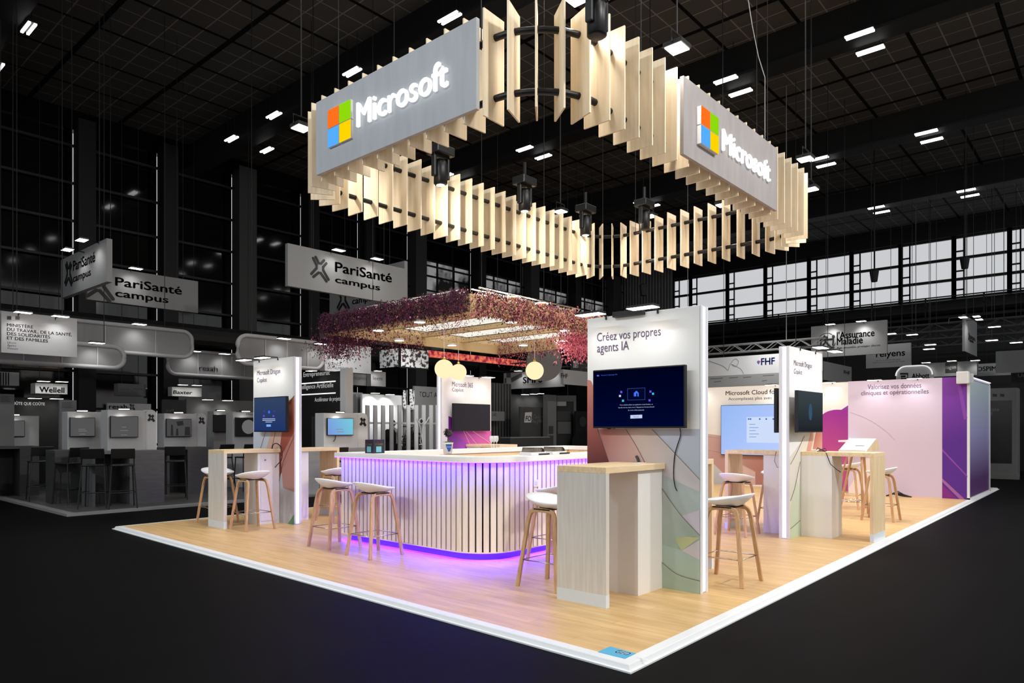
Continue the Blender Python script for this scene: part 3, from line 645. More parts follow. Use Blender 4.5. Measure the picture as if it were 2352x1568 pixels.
MB().tube([at(px, py, X=1.98) for px, py in curve([(625, 1035), (627, 1022), (635, 1018), (645, 1026), (648, 1040), (646, 1056), (636, 1068), (629, 1078), (628, 1090)], 4)], .007, 6).build('cable', M['black'], None, True, tagd=('black cable looped over the end of the far left table', 'cable'))
# right tower screens
Y = .93; a, b = at(1833, 940, Y=Y).x, at(1890, 940, Y=Y).x; z0, z1 = at(1833, 993, Y=Y).z, at(1833, 895.5, Y=Y).z
T3 = tv('television', 'dark grey screen with a soft blue glow on the right-hand tower', Y=Y, a=a, b=b, z0=z0, z1=z1, dm=screen_mat('graphite_screen', (66, 78, 84), (34, 38, 44), (a, Y, z1), (a, Y, z0), .8), back=.085,
        frame=mat('dark_bezel', (24, 26, 30), .4))
ca = at(1861, 946, Y=Y-.003)
for r, g_ in ((.11, .35), (.075, .6), (.045, .9)):
    MB().prism([(ca.x + r*.6*math.cos(2*PI*k/20), Y-.003-.001*(1/g_), ca.z + r*1.0*math.sin(2*PI*k/20)) for k in range(20)], (0, -.0005, 0)).build('screen_glow', glow('screen_blue_%d' % (r*1000), (58 + g_*14, 84 + g_*26, 98 + g_*70), .8), disp(T3))
Yb = 1.19; z0, z1 = at(1788, 990, X=6.2).z, at(1788, 896, X=6.2).z
t = thing('television', 'thin black screen seen edge-on behind the lit edge of the right-hand tower', 'screen', (6.15, 1.28, 1.4))
MB().box(5.62, 6.62, 1.255, 1.30, 1.40, 1.985).build('casing', M['black'], t, bevel=.006); MB().box(5.63, 6.61, 1.30, 1.302, 1.415, 1.97).build('display', mat('dark_glass', (6, 7, 10), .08), t); MB().box(5.95, 6.3, 1.19, 1.257, 1.55, 1.8).build('wall_bracket', M['blackm'], t)
# back tower screen
Y = 7.42; a, b = at(1041.5, 950, Y=Y).x, at(1126.5, 950, Y=Y).x; z0, z1 = at(1041, 989.5, Y=Y).z, at(1041, 925.5, Y=Y).z
T4 = tv('television', 'switched-off black screen on the back tower behind the bar', Y=Y, a=a, b=b, z0=z0, z1=z1, dm=mat('off_screen', (22, 23, 30), .3), back=.065)

# ================================================================== TABLES
def table(lab, ax, a, b, w0, w1, endat, cab, zt=1.15, door=None, kickw=True):
    """high table: runs a..b along axis ax, w0..w1 across; end panel at 'endat' (a or b); cab = cabinet (a0,a1,w0,w1)"""
    def bx(a0, a1, c0, c1, q0, q1, mb=None):
        mb = mb or MB(); return mb.box(a0, a1, c0, c1, q0, q1) if ax == 'X' else mb.box(c0, c1, a0, a1, q0, q1)
    c = ((a+b)/2, (w0+w1)/2, ZF) if ax == 'X' else ((w0+w1)/2, (a+b)/2, ZF)
    t = thing('high_table', lab, 'table', c)
    bx(a, b, w0, w1, zt-.05, zt).build('tabletop', M['maple_h'], t, bevel=.002)
    e0, e1 = (a, a+.045) if endat == 'a' else (b-.045, b)
    bx(e0, e1, w0, w1, ZF+.1, zt-.05).build('end_panel', M['greywood'] if endat == 'a' and ax == 'X' else M['maple'], t)
    bx(e0-.001, e1+.001, w0-.001, w1+.001, ZF, ZF+.1).build('kick_plate', mat('pale_blue_grey_laminate', (218, 226, 232), .35) if 'grey230' not in M else M['white'], t)
    k = bx(cab[0], cab[1], cab[2], cab[3], ZF, zt-.05).build('cabinet', M['white'] , t)
    if door:
        d0, d1, side = door
        dm = MB(); fy = cab[2] if side < 0 else cab[3]
        bx(d0, d1, fy + side*.012, fy, ZF+.05, zt-.08, dm); d = dm.build('door', mat('white_door', (226, 220, 220), .4), k)
        p = (d0+.06, fy + side*.02, zt-.16) if ax == 'X' else (fy + side*.02, d0+.06, zt-.16)
        MB().disc(p, .012, (0, side, 0) if ax == 'X' else (side, 0, 0), .012, 12).build('lock', M['steel'], d)
    return t
table('near high table with a whitewashed grey end panel, in front of the near tower', 'X', 1.05, 1.985, .876, 1.362, 'a', (1.578, 1.985, .906, 1.33))
table('high maple table at the far left tower, open under its left end', 'X', 1.174, 2.055, 7.375, 7.845, 'a', (1.705, 2.055, 7.41, 7.80), door=(1.75, 2.04, -1))
table('right-hand high maple table with its end panel toward the right aisle', 'Y', .17, 1.055, 5.925, 6.455, 'a', (.665, 1.055, 5.92, 6.34))
table('high maple table in front of the big pale blue screen', 'Y', 1.19, 2.085, 5.86, 6.36, 'b', (1.19, 1.545, 5.89, 6.30))
table('high maple table mostly hidden behind the near tower', 'X', 2.12, 3.11, .95, 1.43, 'b', (2.12, 2.5, .98, 1.40))
table('high maple table behind the far left tower, against the bar end', 'X', 2.195, 3.10, 7.37, 7.86, 'b', (2.195, 2.55, 7.40, 7.82), door=(2.21, 2.54, -1))
table('high maple table in front of the back tower, its top just above the bar', 'Y', 6.62, 7.52, 6.12, 6.62, 'a', (7.15, 7.52, 6.15, 6.55))
# cables and small things on the tables
MB().tube([at(px, py, X=1.97) for px, py in curve([(1467, 1060), (1464, 1052), (1461, 1047)], 4)], .012, 6).build('badge_clip', mat('dark_grey_plastic', (70, 70, 74), .5), None, tagd=('small dark clip standing on the near table against the tower', 'clip'))
MB().box(1.72, 1.84, .98, 1.06, 1.151, 1.156).build('leaflet', M['fabric'], None, tagd=('small white leaflet lying on the near table top', 'paper'))
MB().tube([(6.3, .93, 1.156), (6.22, .9, 1.17), (6.12, .86, 1.158), (6.05, .80, 1.156), (5.95, .76, 1.16), (5.915, .73, 1.13), (5.908, .68, 1.0), (5.905, .60, .93), (5.9, .55, .9)], .005, 6).tube([(6.3, .96, 1.156), (6.25, .85, 1.19), (6.15, .80, 1.16), (6.02, .88, 1.156)], .005, 6).tube([(6.2, .95, 1.156), (6.1, .9, 1.2), (6.02, .78, 1.156)], .005, 6).build('cable', M['black'], None, True, tagd=('tangle of thin black cables hanging off the right-hand table', 'cable'))
MB().box(6.12, 6.24, .93, .99, 1.15, 1.178).build('power_adapter', M['white'], None, bevel=.006, tagd=('small white adapter on the right-hand table by the tower', 'adapter'))
t = thing('badge_scanner', 'small grey device on the table before the big pale blue screen', 'device', (5.98, 1.28, 1.15))
MB().box(5.93, 6.03, 1.21, 1.35, 1.15, 1.185).build('body', grey(70, .3), t, bevel=.006); MB().box(5.945, 6.015, 1.24, 1.34, 1.1855, 1.189).build('window', grey(170, .2), t)
MB().tube([(5.92, 1.33, 1.152), (5.853, 1.36, 1.14), (5.85, 1.38, 1.02), (5.85, 1.34, .93), (5.85, 1.28, .96), (5.852, 1.27, 1.1), (5.88, 1.27, 1.152)], .004, 6).build('cable', mat('pinkish_cable', (150, 120, 116), .5), t, True)

# ================================================================== BAR
bar = thing('bar_counter', 'large white-topped bar clad in pale vertical slats with violet light strips', 'bar counter', (4.0, 4.1, ZF))
BC = Vector((2.20, 3.30)); XE, YE = 6.5, 5.42
def bpath(r, n=12):
    p = [Vector((BC.x - r, YE - (.54 - r)))]
    for k in range(n+1):
        an = PI + PI/2*k/n; p.append(BC + Vector((math.cos(an), math.sin(an)))*r)
    p.append(Vector((XE - (.54 - r), BC.y - r))); p.append(Vector((XE - (.54 - r), YE - (.54 - r)))); return p
def bring(r0, r1, z0, z1):
    """closed band between the outline at r0 (outer) and r1 (inner)"""
    a, b = bpath(r0), bpath(r1); m = len(a); mb = MB()
    vs = [(p.x, p.y, z1) for p in a] + [(p.x, p.y, z1) for p in b] + [(p.x, p.y, z0) for p in a] + [(p.x, p.y, z0) for p in b]; fs = []
    for i in range(m):
        j = (i+1) % m; fs += [(i, j, m+j, m+i), (3*m+i, 3*m+j, 2*m+j, 2*m+i), (2*m+i, 2*m+j, j, i), (m+i, m+j, 3*m+j, 3*m+i)]
    return mb.add(vs, fs)
bring(.54, .13, 1.095, 1.15).build('countertop', M['stone'], bar)
bring(.455, .43, .13, 1.09).build('backing_panel', mat('dark_plum_backing', (46, 34, 44), .7), bar)
bring(.17, .15, ZF, 1.09).build('inner_panel', M['maple_h'], bar)
bring(.40, .15, .86, .90).build('inner_shelf', M['stone'], bar)
bring(.48, .39, .118, .13).build('base_board', M['slat'], bar)
bring(.41, .39, ZF, .118).build('kick_plate', mat('violet_grey_kick', (84, 74, 110), .4), bar)
bring(.455, .437, .1135, .1175).build('light_strip', M['purple'], bar)
bring(.537, .521, 1.0905, 1.0945).build('light_strip', M['purple2'], bar)
path = bpath(.48, 40); seg = [(path[i+1]-path[i]).length for i in range(len(path)-1)]; tot = sum(seg[:-1])
def along(s):
    for i, L_ in enumerate(seg):
        if s <= L_ or i == len(seg)-1: d = (path[i+1]-path[i]).normalized(); return path[i] + d*s, d
        s -= L_
sl = MB(); s = .035
while s < tot:
    p, d = along(s); n = Vector((d.y, -d.x)); n = n if n.dot(p - Vector((4, 4.1))) > 0 else -n
    a = p - d*.029; b = p + d*.029; c = b - n*.024; e = a - n*.024
    sl.prism([(q.x, q.y, .13) for q in (a, b, c, e)], (0, 0, .955)); s += .078
sl.build('slat_cladding', M['slat'], bar)
so = MB().box(2.50, 2.58, 2.808, 2.82, .80, .88).build('socket', M['white'], bar)
MB().box(2.52, 2.56, 2.805, 2.809, .82, .86).build('socket_plate', grey(205), so)
# things on the bar
pp = at(1028.5, 1042, z=1.15)
t = thing('potted_topiary', 'small round topiary in a white pot with a blue emblem on the bar', 'plant', pp)
MB().lathe([(.045, 0), (.052, .005), (.064, .125), (.068, .128), (.068, .135), (.058, .135), (.056, .115), (0, .115)], pp, 22).build('pot', M['plastic'], t, True)
bl = MB(); dv = (CAM - pp); dv.z = 0; dv.normalize(); sd = Vector((-dv.y, dv.x, 0))
def onpot(u, z): a = u/.06; r = .0485 + .0125*(z/.13) + .004; return pp + (dv*math.cos(a) + sd*math.sin(a))*r + Vector((0, 0, z))
for zt_, zb_, w1_, w2_ in ((.118, .088, .042, .042), (.082, .03, .042, .016)):
    vs = [onpot(-w1_ + .02 + 2*w1_*k/8*.86, zt_) for k in range(9)] + [onpot(-w2_ + .02 + 2*w2_*k/8*.86, zb_) for k in range(9)]
    bl.add(vs, [(k, k+1, 10+k, 9+k) for k in range(8)])
bl.build('emblem', mat('emblem_blue', (44, 88, 176), .5), t)
MB().tube([pp + Vector((0, 0, .11)), pp + Vector((.004, 0, .22))], .006, 6).build('stem', mat('bark', (70, 50, 38), .8), t)
lf = MB()
for k in range(420):
    u = Vector((random.gauss(0, 1), random.gauss(0, 1), random.gauss(0, 1))).normalized(); c = pp + Vector((.004, 0, .255)) + u*random.uniform(.028, .056); a = u.orthogonal().normalized()*.012; b = u.cross(a).normalized()*.009 + u*.006
    lf.add([c - a, c + b, c + a, c - b], [(0, 1, 2, 3)])
lf.build('foliage', mat('dark_plum_leaf', (62, 46, 54), .7), t)
gs = MB()
for k in range(90):
    a = random.uniform(0, 2*PI); r = random.uniform(.01, .058); c = pp + Vector((r*math.cos(a), r*math.sin(a), .125)); u = Vector((random.uniform(-1, 1), random.uniform(-1, 1), 1.4)).normalized()*.032; v = Vector((math.sin(a), -math.cos(a), 0))*.006
    gs.add([c - v, c + v, c + u], [(0, 1, 2)])
gs.build('moss', mat('moss_green', (106, 140, 52), .8), t)
pb_ = at(832, 1033, X=1.74); pb_.z = 1.15
t = thing('promo_box', 'dark navy cardboard cube with pink and yellow words at the left end of the bar', 'box', pb_)
bx0, by0, hb = 1.76, pb_.y - .2, .168; sz = .17
MB().box(bx0, bx0+sz, by0, by0+sz, 1.15, 1.15+hb).build('carton', mat('navy_card', (36, 36, 58), .5), t, bevel=.002)
for (o_, xd_) in ((Vector((bx0, by0+sz-.02, 0)), Vector((0, -1, 0))), (Vector((bx0+.02, by0, 0)), Vector((1, 0, 0)))):
    for s_, m_, z_, c_, w_ in (('RALLYE', (224, 66, 128), 1.283, .018, .1), ('DONNEES', (222, 214, 120), 1.25, .02, .13)):
        lettering(t, s_, mat('ink_%s' % s_.lower(), m_, .6), o_ + Vector((0, 0, z_)), xd_, w_, c_, bold=.02, depth=.0008)
    n_ = xd_.cross(Vector((0, 0, 1))); q_ = o_ + n_*.0008
    MB().prism([q_ + xd_*.02 + Vector((0, 0, 1.165)), q_ + xd_*.1 + Vector((0, 0, 1.165)), q_ + xd_*.1 + Vector((0, 0, 1.235)), q_ + xd_*.02 + Vector((0, 0, 1.235))], n_*.0006).build('printed_patch', mat('print_teal', (110, 178, 190), .6), t)
gp = at(879, 1035, X=1.98); gp.z = 1.15; MB().lathe([(.012, 0), (.02, .004), (.018, .03), (0, .055)], gp, 8).build('green_tag', mat('leaf_green', (70, 130, 50), .5), None, tagd=('tiny green cone ornament standing on the left arm of the bar', 'ornament'))
glass = mat('clear_glass', (235, 235, 235), .05, alpha=.35)
for i, (px_, lab_) in enumerate(((1129, 'leftmost of the three empty stemmed glasses on the back bar'), (1134.5, 'middle of the three empty stemmed glasses on the back bar'), (1140.5, 'rightmost of the three empty stemmed glasses on the back bar'))):
    g_ = at(px_, 1019.5, Y=5.2); g_.z = 1.15; t = thing('wine_glass', lab_, 'glass', g_, 'stemmed glasses on the back bar')
    MB().lathe([(.03, 0), (.03, .004), (.006, .012), (.005, .08), (.006, .085)], g_, 14).build('stem', glass, t, True)
    MB().lathe([(.006, .085), (.026, .11), (.033, .145), (.029, .19), (.027, .19), (.031, .145), (.024, .112), (.004, .09)], g_, 16).build('bowl', glass, t, True)
for i, (px_, py_, lab_) in enumerate(((1226, 1035, 'left of the two small black and white label printers on the bar'), (1274, 1033, 'right of the two small black and white label printers on the bar'))):
    g_ = at(px_, py_, Y=2.97); g_.z = 1.15; t = thing('label_printer', lab_, 'printer', g_, 'label printers on the bar')
    x_, y_ = g_.x, g_.y
    MB().box(x_-.15, x_+.12, y_-.09, y_+.09, 1.15, 1.185).build('base', grey(215, .4), t, bevel=.006)
    MB().prism([(x_-.12, y_-.085, 1.186), (x_+.04, y_-.085, 1.186), (x_+.04, y_-.085, 1.225), (x_-.1, y_-.085, 1.24)], (0, .17, 0)).build('ribbed_cover', noise_mat('printer_taupe_%d' % i, (70, 62, 56), (128, 116, 104), (40, 1, 1), 6, .5), t)
    MB().prism([(x_+.035, y_-.07, 1.186), (x_+.115, y_-.07, 1.186), (x_+.10, y_-.07, 1.215), (x_+.07, y_-.07, 1.235), (x_+.04, y_-.07, 1.225)], (0, .14, 0)).build('roll_holder', M['black'], t)
    MB().box(x_-.02, x_+.17, y_-.10, y_-.07, 1.152, 1.168).build('feed_tray', M['black'], t)

# ================================================================== PENDANT GLOBES + FLOWER CANOPY
def globe(px, py, D, r, lab):
    c = at(px, py, D=D); t = thing('pendant_globe_lamp', lab, 'pendant lamp', c, 'opal globe pendants over the bar')
    MB().sphere(c, r, 28, 18).build('globe', M['bigglow'], t, True)
    MB().lathe([(.03, r-.01), (.03, r+.02), (.01, r+.05)], c, 12).build('cap', mat('brass', (190, 150, 80), .3, 1), t, True)
    MB().tube([c + Vector((0, 0, r+.04)), (c.x, c.y, 3.40)], .004, 6).build('cord', grey(220), t)
globe(1020, 847, 12.2, .164, 'lit round globe pendant in front, left one of the overlapping pair')
globe(1053, 854.5, 13.15, .152, 'lit round globe pendant behind, right one of the overlapping pair')
globe(1228, 851, 12.9, .166, 'lit round globe pendant on its own in front of the grey disc sign')

CX0, CX1, CY0, CY1 = 4.67, 9.9, 5.95, 10.1
ZB, ZT = 3.36, 3.68
can = thing('flower_canopy', 'square hanging canopy with beige beams hidden under dried burgundy and pink flowers', 'canopy', (7.3, 8.0, ZB))
cb = mat('beige_canopy_board', (226, 200, 152), .55)
for x0, x1, y0, y1 in ((CX0, CX0+.06, CY0, CY1), (CX1-.06, CX1, CY0, CY1), (CX0+.06, CX1-.06, CY0, CY0+.06), (CX0+.06, CX1-.06, CY1-.06, CY1)): MB().box(x0, x1, y0, y1, ZB, ZT).build('beam', cb, can)
for x in (5.9, 7.2, 8.5): MB().box(x, x+.12, CY0+.06, CY1-.06, ZT-.13, ZT-.035).build('cross_beam', cb, can)
lp = glow('lit_canvas', (255, 250, 238), .95)
for x0, x1 in ((4.8, 5.85), (6.1, 7.15), (7.4, 8.45), (8.7, 9.8)): MB().box(x0, x1, 6.3, 9.8, ZT-.03, ZT-.01).build('lit_panel', lp, can)
def truss(mb, a, b, h=.22, w_=.2, step=.3, r=.018):
    a, b = Vector(a), Vector(b); d = (b-a); L_ = d.length; d.normalize(); s_ = d.cross(Vector((0, 0, 1))).normalized()*w_/2; u = Vector((0, 0, h))
    ch = [(s_, 0), (-s_, 0), (s_, 1), (-s_, 1)]
    for o_, up_ in ch: mb.tube([a + o_ + u*up_, b + o_ + u*up_], r, 6)
    n_ = max(2, int(L_/step))
    for i in range(n_):
        p = a + d*(L_*i/n_); q = a + d*(L_*(i+1)/n_); f = i % 2
        for o_ in (s_, -s_): mb.tube([p + o_ + u*f, q + o_ + u*(1-f)], r*.6, 5)
        mb.tube([p + s_ + u*f, q - s_ + u*f], r*.6, 5)
    return mb
tm = MB(); truss(tm, (CX0+.6, CY0+.5, 3.72), (CX1-1.6, CY0+.5, 3.72), .2, .2, .25, .014); truss(tm, (CX0+.6, CY0+.8, 3.72), (CX0+.6, CY1-.3, 3.72), .2, .2, .25, .014); tm.build('truss', M['steel'], can)
for x, y in ((5.4, 6.4), (9.2, 6.4), (5.4, 9.5), (9.2, 9.5)): MB().tube([(x, y, 3.67), (x, y, 10.995)], .006, 5).build('suspension_cable', M['hallblack'], can)
brass = mat('warm_reflector', (232, 196, 110), .4)
for px, py in ((963, 704), (1006, 694), (1055, 685), (1104, 679), (1109, 692), (1172, 693), (1180, 682), (1161, 707), (1192, 715), (1244, 696), (1237, 708)):
    c = at(px, py+2, z=3.82); l = MB().lathe([(.05, -.045), (.085, -.02), (.115, .0), (.10, .012), (.05, .03)], c, 16).tube([c + Vector((0, 0, .02)), (c.x, c.y, 3.72), (c.x, c.y, 3.66)] if False else [c + Vector((0, 0, -.04)), c + Vector((0, 0, -.14))], .01, 5).build('reflector_lamp', brass, can, True)
    MB().lathe([(.112, -.003), (.13, .004), (.112, .016), (0, .035)], c, 16).build('lamp_lens', M['lampwhite'], l)
for px, py in ((869, 759), (964, 740), (917, 782), (1038, 793), (1174.6, 740), (1296, 759), (1297, 782.6), (1201.6, 793)):
    c = at(px, py, z=ZB-.03); l = MB().lathe([(.11, .0), (.115, .02), (.1, .035)], c, 16).build('downlight', M['white'], can, True)
    MB().lathe([(0, -.004), (.1, -.004)], c, 16).build('lamp_lens', M['lampwhite'], l)
for x, y in ((5.3, 6.6), (7.8, 6.6), (5.3, 8.9), (7.8, 8.9)): spot((x, y, 3.3), (x, y, 0), 60, 140, 1, (1, .92, .8), .1)
# dried flowers: nobody could count the sprigs, so one mass
fm = MB()
def sprig(c, sz, k, hang):
    fm.k = k
    u = Vector((random.gauss(0, .6), random.gauss(0, .6), -1.0 if hang else random.gauss(0, .8))).normalized(); v = u.orthogonal().normalized(); v = Matrix.Rotation(random.uniform(0, 6.3), 3, u) @ v
    L_ = sz*(2.6 if hang else 1.2)
    fm.add([c - v*sz*.32, c + u*L_*.5 + v*sz*.25, c + u*L_, c + v*sz*.5], [(0, 1, 2, 3)])
def clump(t): return .5 + .5*math.sin(t*3.1 + 1) * math.sin(t*7.7 + 2.2)
def side(a, b, n, kk, out, zlo, zhi, droop=.3):
    a, b = Vector(a), Vector(b); o_ = Vector(out)
    for i in range(n):
        t_ = random.random(); p = a.lerp(b, t_); cl = clump(t_*9 + a.x + a.y)
        z = zlo + (zhi - zlo)*random.random() - (random.random()**2)*droop*cl + .1*(random.random()**2)*(1-cl)
        p3 = Vector((p.x, p.y, z)) + Vector((o_.x, o_.y, 0))*random.uniform(-.02, .22)*(.5 + cl) + Vector((random.gauss(0, .03), random.gauss(0, .03), 0))
        sprig(p3, random.uniform(.02, .042), random.choices((0, 1, 2, 3), kk)[0], random.random() < .55)
side((CX0, CY0), (CX0, CY1), 14000, (8, 3, .15, .08), (-1, 0), ZB+.02, ZT+.06, .12)
side((CX0, CY0), (CX1, CY0), 13500, (2.6, 2.6, 2, 3), (0, -1), ZB-.02, ZT+.05, .2)
side((CX0+.1, CY0), (CX0+.1, CY1), 6500, (3, 4, 2, 1.5), (1, 0), ZB+.02, ZT-.02, .15)
side((CX1, CY0), (CX1, CY1), 4200, (2, 3, 4, 1), (-.6, 0), ZB-.05, ZT, .4)
side((CX0, CY1), (CX0+2.6, CY1), 2600, (3, 4, 2, .5), (0, -.6), ZB-.05, ZT, .5)
for i in range(11000):      # bunches tucked between the beams
    x = random.uniform(CX0+.1, CX1-.1); y = random.uniform(CY0+.1, CY1-.5)
    if math.sin(x*3.1)*math.sin(y*2.3+.7) + random.gauss(0, .2) + .25*(x-5)/4 > .3: sprig(Vector((x, y, random.uniform(ZB+.08, ZT-.04))), random.uniform(.02, .042), random.choices((0, 1, 2), (2, 3, 2))[0], False)
rc = at(1335, 800, D=14.5); lc = at(770, 800, D=14.6)
for i in range(3800):      # pink drooping bunch at the right corner
    sprig(rc + Vector((random.gauss(0, .26), random.gauss(0, .2), random.gauss(.12, .16))), random.uniform(.02, .045), random.choices((1, 2), (1, 5))[0], True)
for i in range(2200):      # bunch at the left corner
    sprig(lc + Vector((random.gauss(.1, .22), random.gauss(0, .3), random.gauss(.08, .14))), random.uniform(.02, .042), random.choices((0, 1, 2), (3, 4, .6))[0], True)
fo = fm.build('dried_flowers', [mat('flower_plum', (62, 32, 54), .9), mat('flower_burgundy', (112, 44, 72), .9), mat('flower_pink', (226, 128, 148), .9), mat('flower_straw', (206, 170, 128), .9)], can)
fo['kind'] = 'stuff'

# ================================================================== BACK WALL AND PINK ROOM OF THE STAND
bw = thing('partition_wall', 'long white back wall with a rose fold print, behind the big pale blue screen', 'partition wall', (13.35, 5.4, ZF)); X = 13.30
MB().box(13.304, 13.42, 2.26, 8.6, ZF, 2.5).build('panel_core', M['trim'], bw)
bf = MB().box(13.30, 13.304, 2.26, 8.6, ZF, 2.5).build('printed_panel', M['fabric'], bw)
poly_on(bf, [(1618, 995), (1640, 998), (1690, 1004), (1740, 1012), (1800, 1040), (1800, 1113), (1618, 1113)], pm('print_rose_wall', (206, 170, 166), (172, 120, 108), (1640, 1000), (1730, 1090), X=X), 0, X=X)
poly_on(bf, [(1618, 1062), (1640, 1066), (1665, 1090), (1672, 1113), (1618, 1113)], pm('print_grey_fold', (206, 204, 204), (180, 184, 188), (1640, 1066), (1640, 1113), X=X), 1, X=X)
poly_on(bf, [(1688, 1058), (1735, 1083), (1735, 1113), (1688, 1113)], pm('print_pale_rose', (214, 184, 180), (206, 170, 164), (1700, 1064), (1730, 1110), X=X), 1, X=X)
for c in ([(1620, 1000), (1656, 1006)], [(1620, 1030), (1668, 1042)], [(1688, 1058), (1735, 1084)]): seam(bf, c, X=X - .002, r=.005, m=mat('seam_rose', (200, 176, 170), .6))
poly_on(bf, curve([(1880, 960), (1896, 947), (1915, 941), (1935, 941), (1952, 943)], 6) + [(1952, 1142), (1880, 1136)], pm('print_magenta_disc', (156, 34, 152), (206, 86, 160), (1935, 945), (1910, 1050), X=X), 0, X=X)
poly_on(bf, [(1932, 941), (1952, 928), (1952, 943)], mat('print_violet_wedge', (132, 52, 160), .6), 1, X=X)
words(bf, 'Microsoft Cloud for', M['ink'], 0, (1667, 907.5), 1786, 898, X=X, bold=.006)
words(bf, "Accomplissez plus avec l'IA", M['inkd'], 0, (1673, 919), 1792, 912.5, X=X)
for y in (6.05, 4.2, 2.9): arm_lamp(bw, (13.30, y, 2.5), (-1, 0, 0), 5)
X = 13.22; a = at(1655.5, 950, X=X).y; z0, z1 = at(1656, 1044, X=X).z, at(1656, 930.5, X=X).z
T5 = tv('television', 'very large pale blue screen with a white dialog on the back wall', X=X, a=a-2.28, b=a, z0=z0, z1=z1, dm=screen_mat('pale_blue_screen', (150, 184, 244), (186, 206, 255), (X, a, z1), (X, a-1.4, z0), 1.0), back=.04)
d5 = disp(T5); ui(d5, 0, [(1715, 958), (1800, 956), (1800, 1017), (1715, 1016)], glow('ui_dialog', (206, 222, 250), 1), X=X)
for cx in (1719.5, 1724, 1745, 1760, 1776): ui(d5, 0, square(cx, 962, 1.7), glow('ui_deep_blue', (40, 96, 190), 1), X=X, lift=.006)
for i, y in enumerate((973.5, 981, 988, 995.5, 1002.5)): ui(d5, 0, [(1721, y), (1735 + (i*7) % 13, y), (1735 + (i*7) % 13, y+1.4), (1721, y+1.4)], glow('ui_grey_blue', (120, 150, 205), 1), X=X, lift=.006, nm='screen_text_line')

rm = thing('demo_room', 'square pink-walled room at right end of the stand, with violet panel, frosted side', 'partition wall', (14.25, 1.2, ZF)); X = 12.90
yl_ = at(1948, 1000, X=X).y; yp = at(2164, 1000, X=X).y
MB().box(12.904, 13.0, .2, yl_, ZF, 2.485).box(12.904, 15.63, yl_-.1, yl_, ZF, 2.485).build('wall_core', M['trim'], rm)
rf = MB().box(12.90, 12.904, yp, yl_, ZF, 2.485).build('pink_panel', mat('pale_pink_print', (208, 192, 212), .65), rm)
vf = MB().box(12.90, 12.904, .23, yp, ZF, 2.485).build('violet_panel', pm('violet_print', (122, 52, 160), (86, 34, 140), (2170, 900), (2225, 1000), X=X), rm)
words(rf, 'Valorisez vos données', M['ink'], 0, (1993, 894), 2116, 883, X=X); words(rf, 'cliniques et opérationnelles', M['ink'], 0, (1978, 907.5), 2133, 897.5, X=X)
seam(rf, curve([(1952, 946), (1990, 960), (2030, 985), (2056, 1010)], 5), X=X, r=.004, m=mat('pink_line', (206, 182, 194), .6))
poly_on(rf, [(1950, 1138), (1950, 1120), (1990, 1052), (2001, 1052), (2001, 1138)], mat('cream_print', (230, 216, 206), .65), 0, X=X)
poly_on(vf, [(2164, 1106), (2205, 1147), (2217, 1147), (2164, 1098)], mat('mauve_stripe', (160, 96, 160), .6), 0, X=X)
poly_on(vf, [(2164, 1112), (2164, 1145), (2200, 1146)], mat('plum_wedge', (122, 36, 130), .6), 0, X=X)
poly_on(vf, [(2164, 1030), (2222, 1092), (2222, 1096), (2164, 1036)], mat('violet_ray', (136, 66, 168), .6), 0, X=X)
poly_on(vf, [(2196, 866), (2204, 866), (2222, 960), (2214, 964)], mat('violet_ray2', (134, 64, 170), .6), 0, X=X)
ef = MB().box(12.95, 15.55, .198, .204, ZF+.03, 2.44).build('frosted_panel', print_mat('frosted_gradient', (190, 208, 214), (100, 64, 120), (14, .2, 2.3), (14, .2, .4), .25, c3=(168, 164, 214)), rm)
fr = MB().box(12.9, 12.945, .185, .23, ZF, 2.485).box(15.55, 15.63, .185, .23, ZF, 2.485).box(12.9, 15.63, .185, .23, 2.44, 2.485).box(12.9, 15.63, .185, .23, ZF, ZF+.03); fr.build('edge_profile', M['trim'], rm)
MB().box(13.0, 15.5, .16, .185, 2.47, 2.485).build('light_strip', M['ledstrip'], rm)
for y in (1.85, 1.1): arm_lamp(rm, (12.90, y, 2.485), (-1, 0, 0), 7)
ps = at(2212, 866, X=12.8); t = thing('wall_speaker', 'small white cube speaker on top of the violet panel', 'speaker', (12.8, ps.y, 2.34))
MB().box(12.70, 12.88, ps.y-.10, ps.y+.10, 2.34, 2.58).build('cabinet', M['white'], t, bevel=.008); MB().box(12.86, 12.93, ps.y-.16, ps.y-.05, 2.36, 2.54).build('bracket', grey(190), t); MB().box(12.695, 12.70, ps.y-.085, ps.y+.085, 2.36, 2.56).build('grille', grey(215, .9), t)
MB().box(12.55, 13.29, 2.25, 2.55, 1.16, 1.2).build('wall_shelf', M['white'], None, tagd=('short white shelf against the magenta print of the back wall', 'shelf'))
cm = MB()
for k in range(4): cm.tube([(12.6 + .05*k, 1.62, .05), (12.66, 1.5 - .03*k, .09 + .02*k), (12.72, 1.32, .05 + .012*k), (12.66, 1.22 - .02*k, .05)], .012, 6)
cm.build('floor_cables', M['black'], None, True, tagd=('heap of black cables on the boards at the foot of the pink wall', 'cable'))
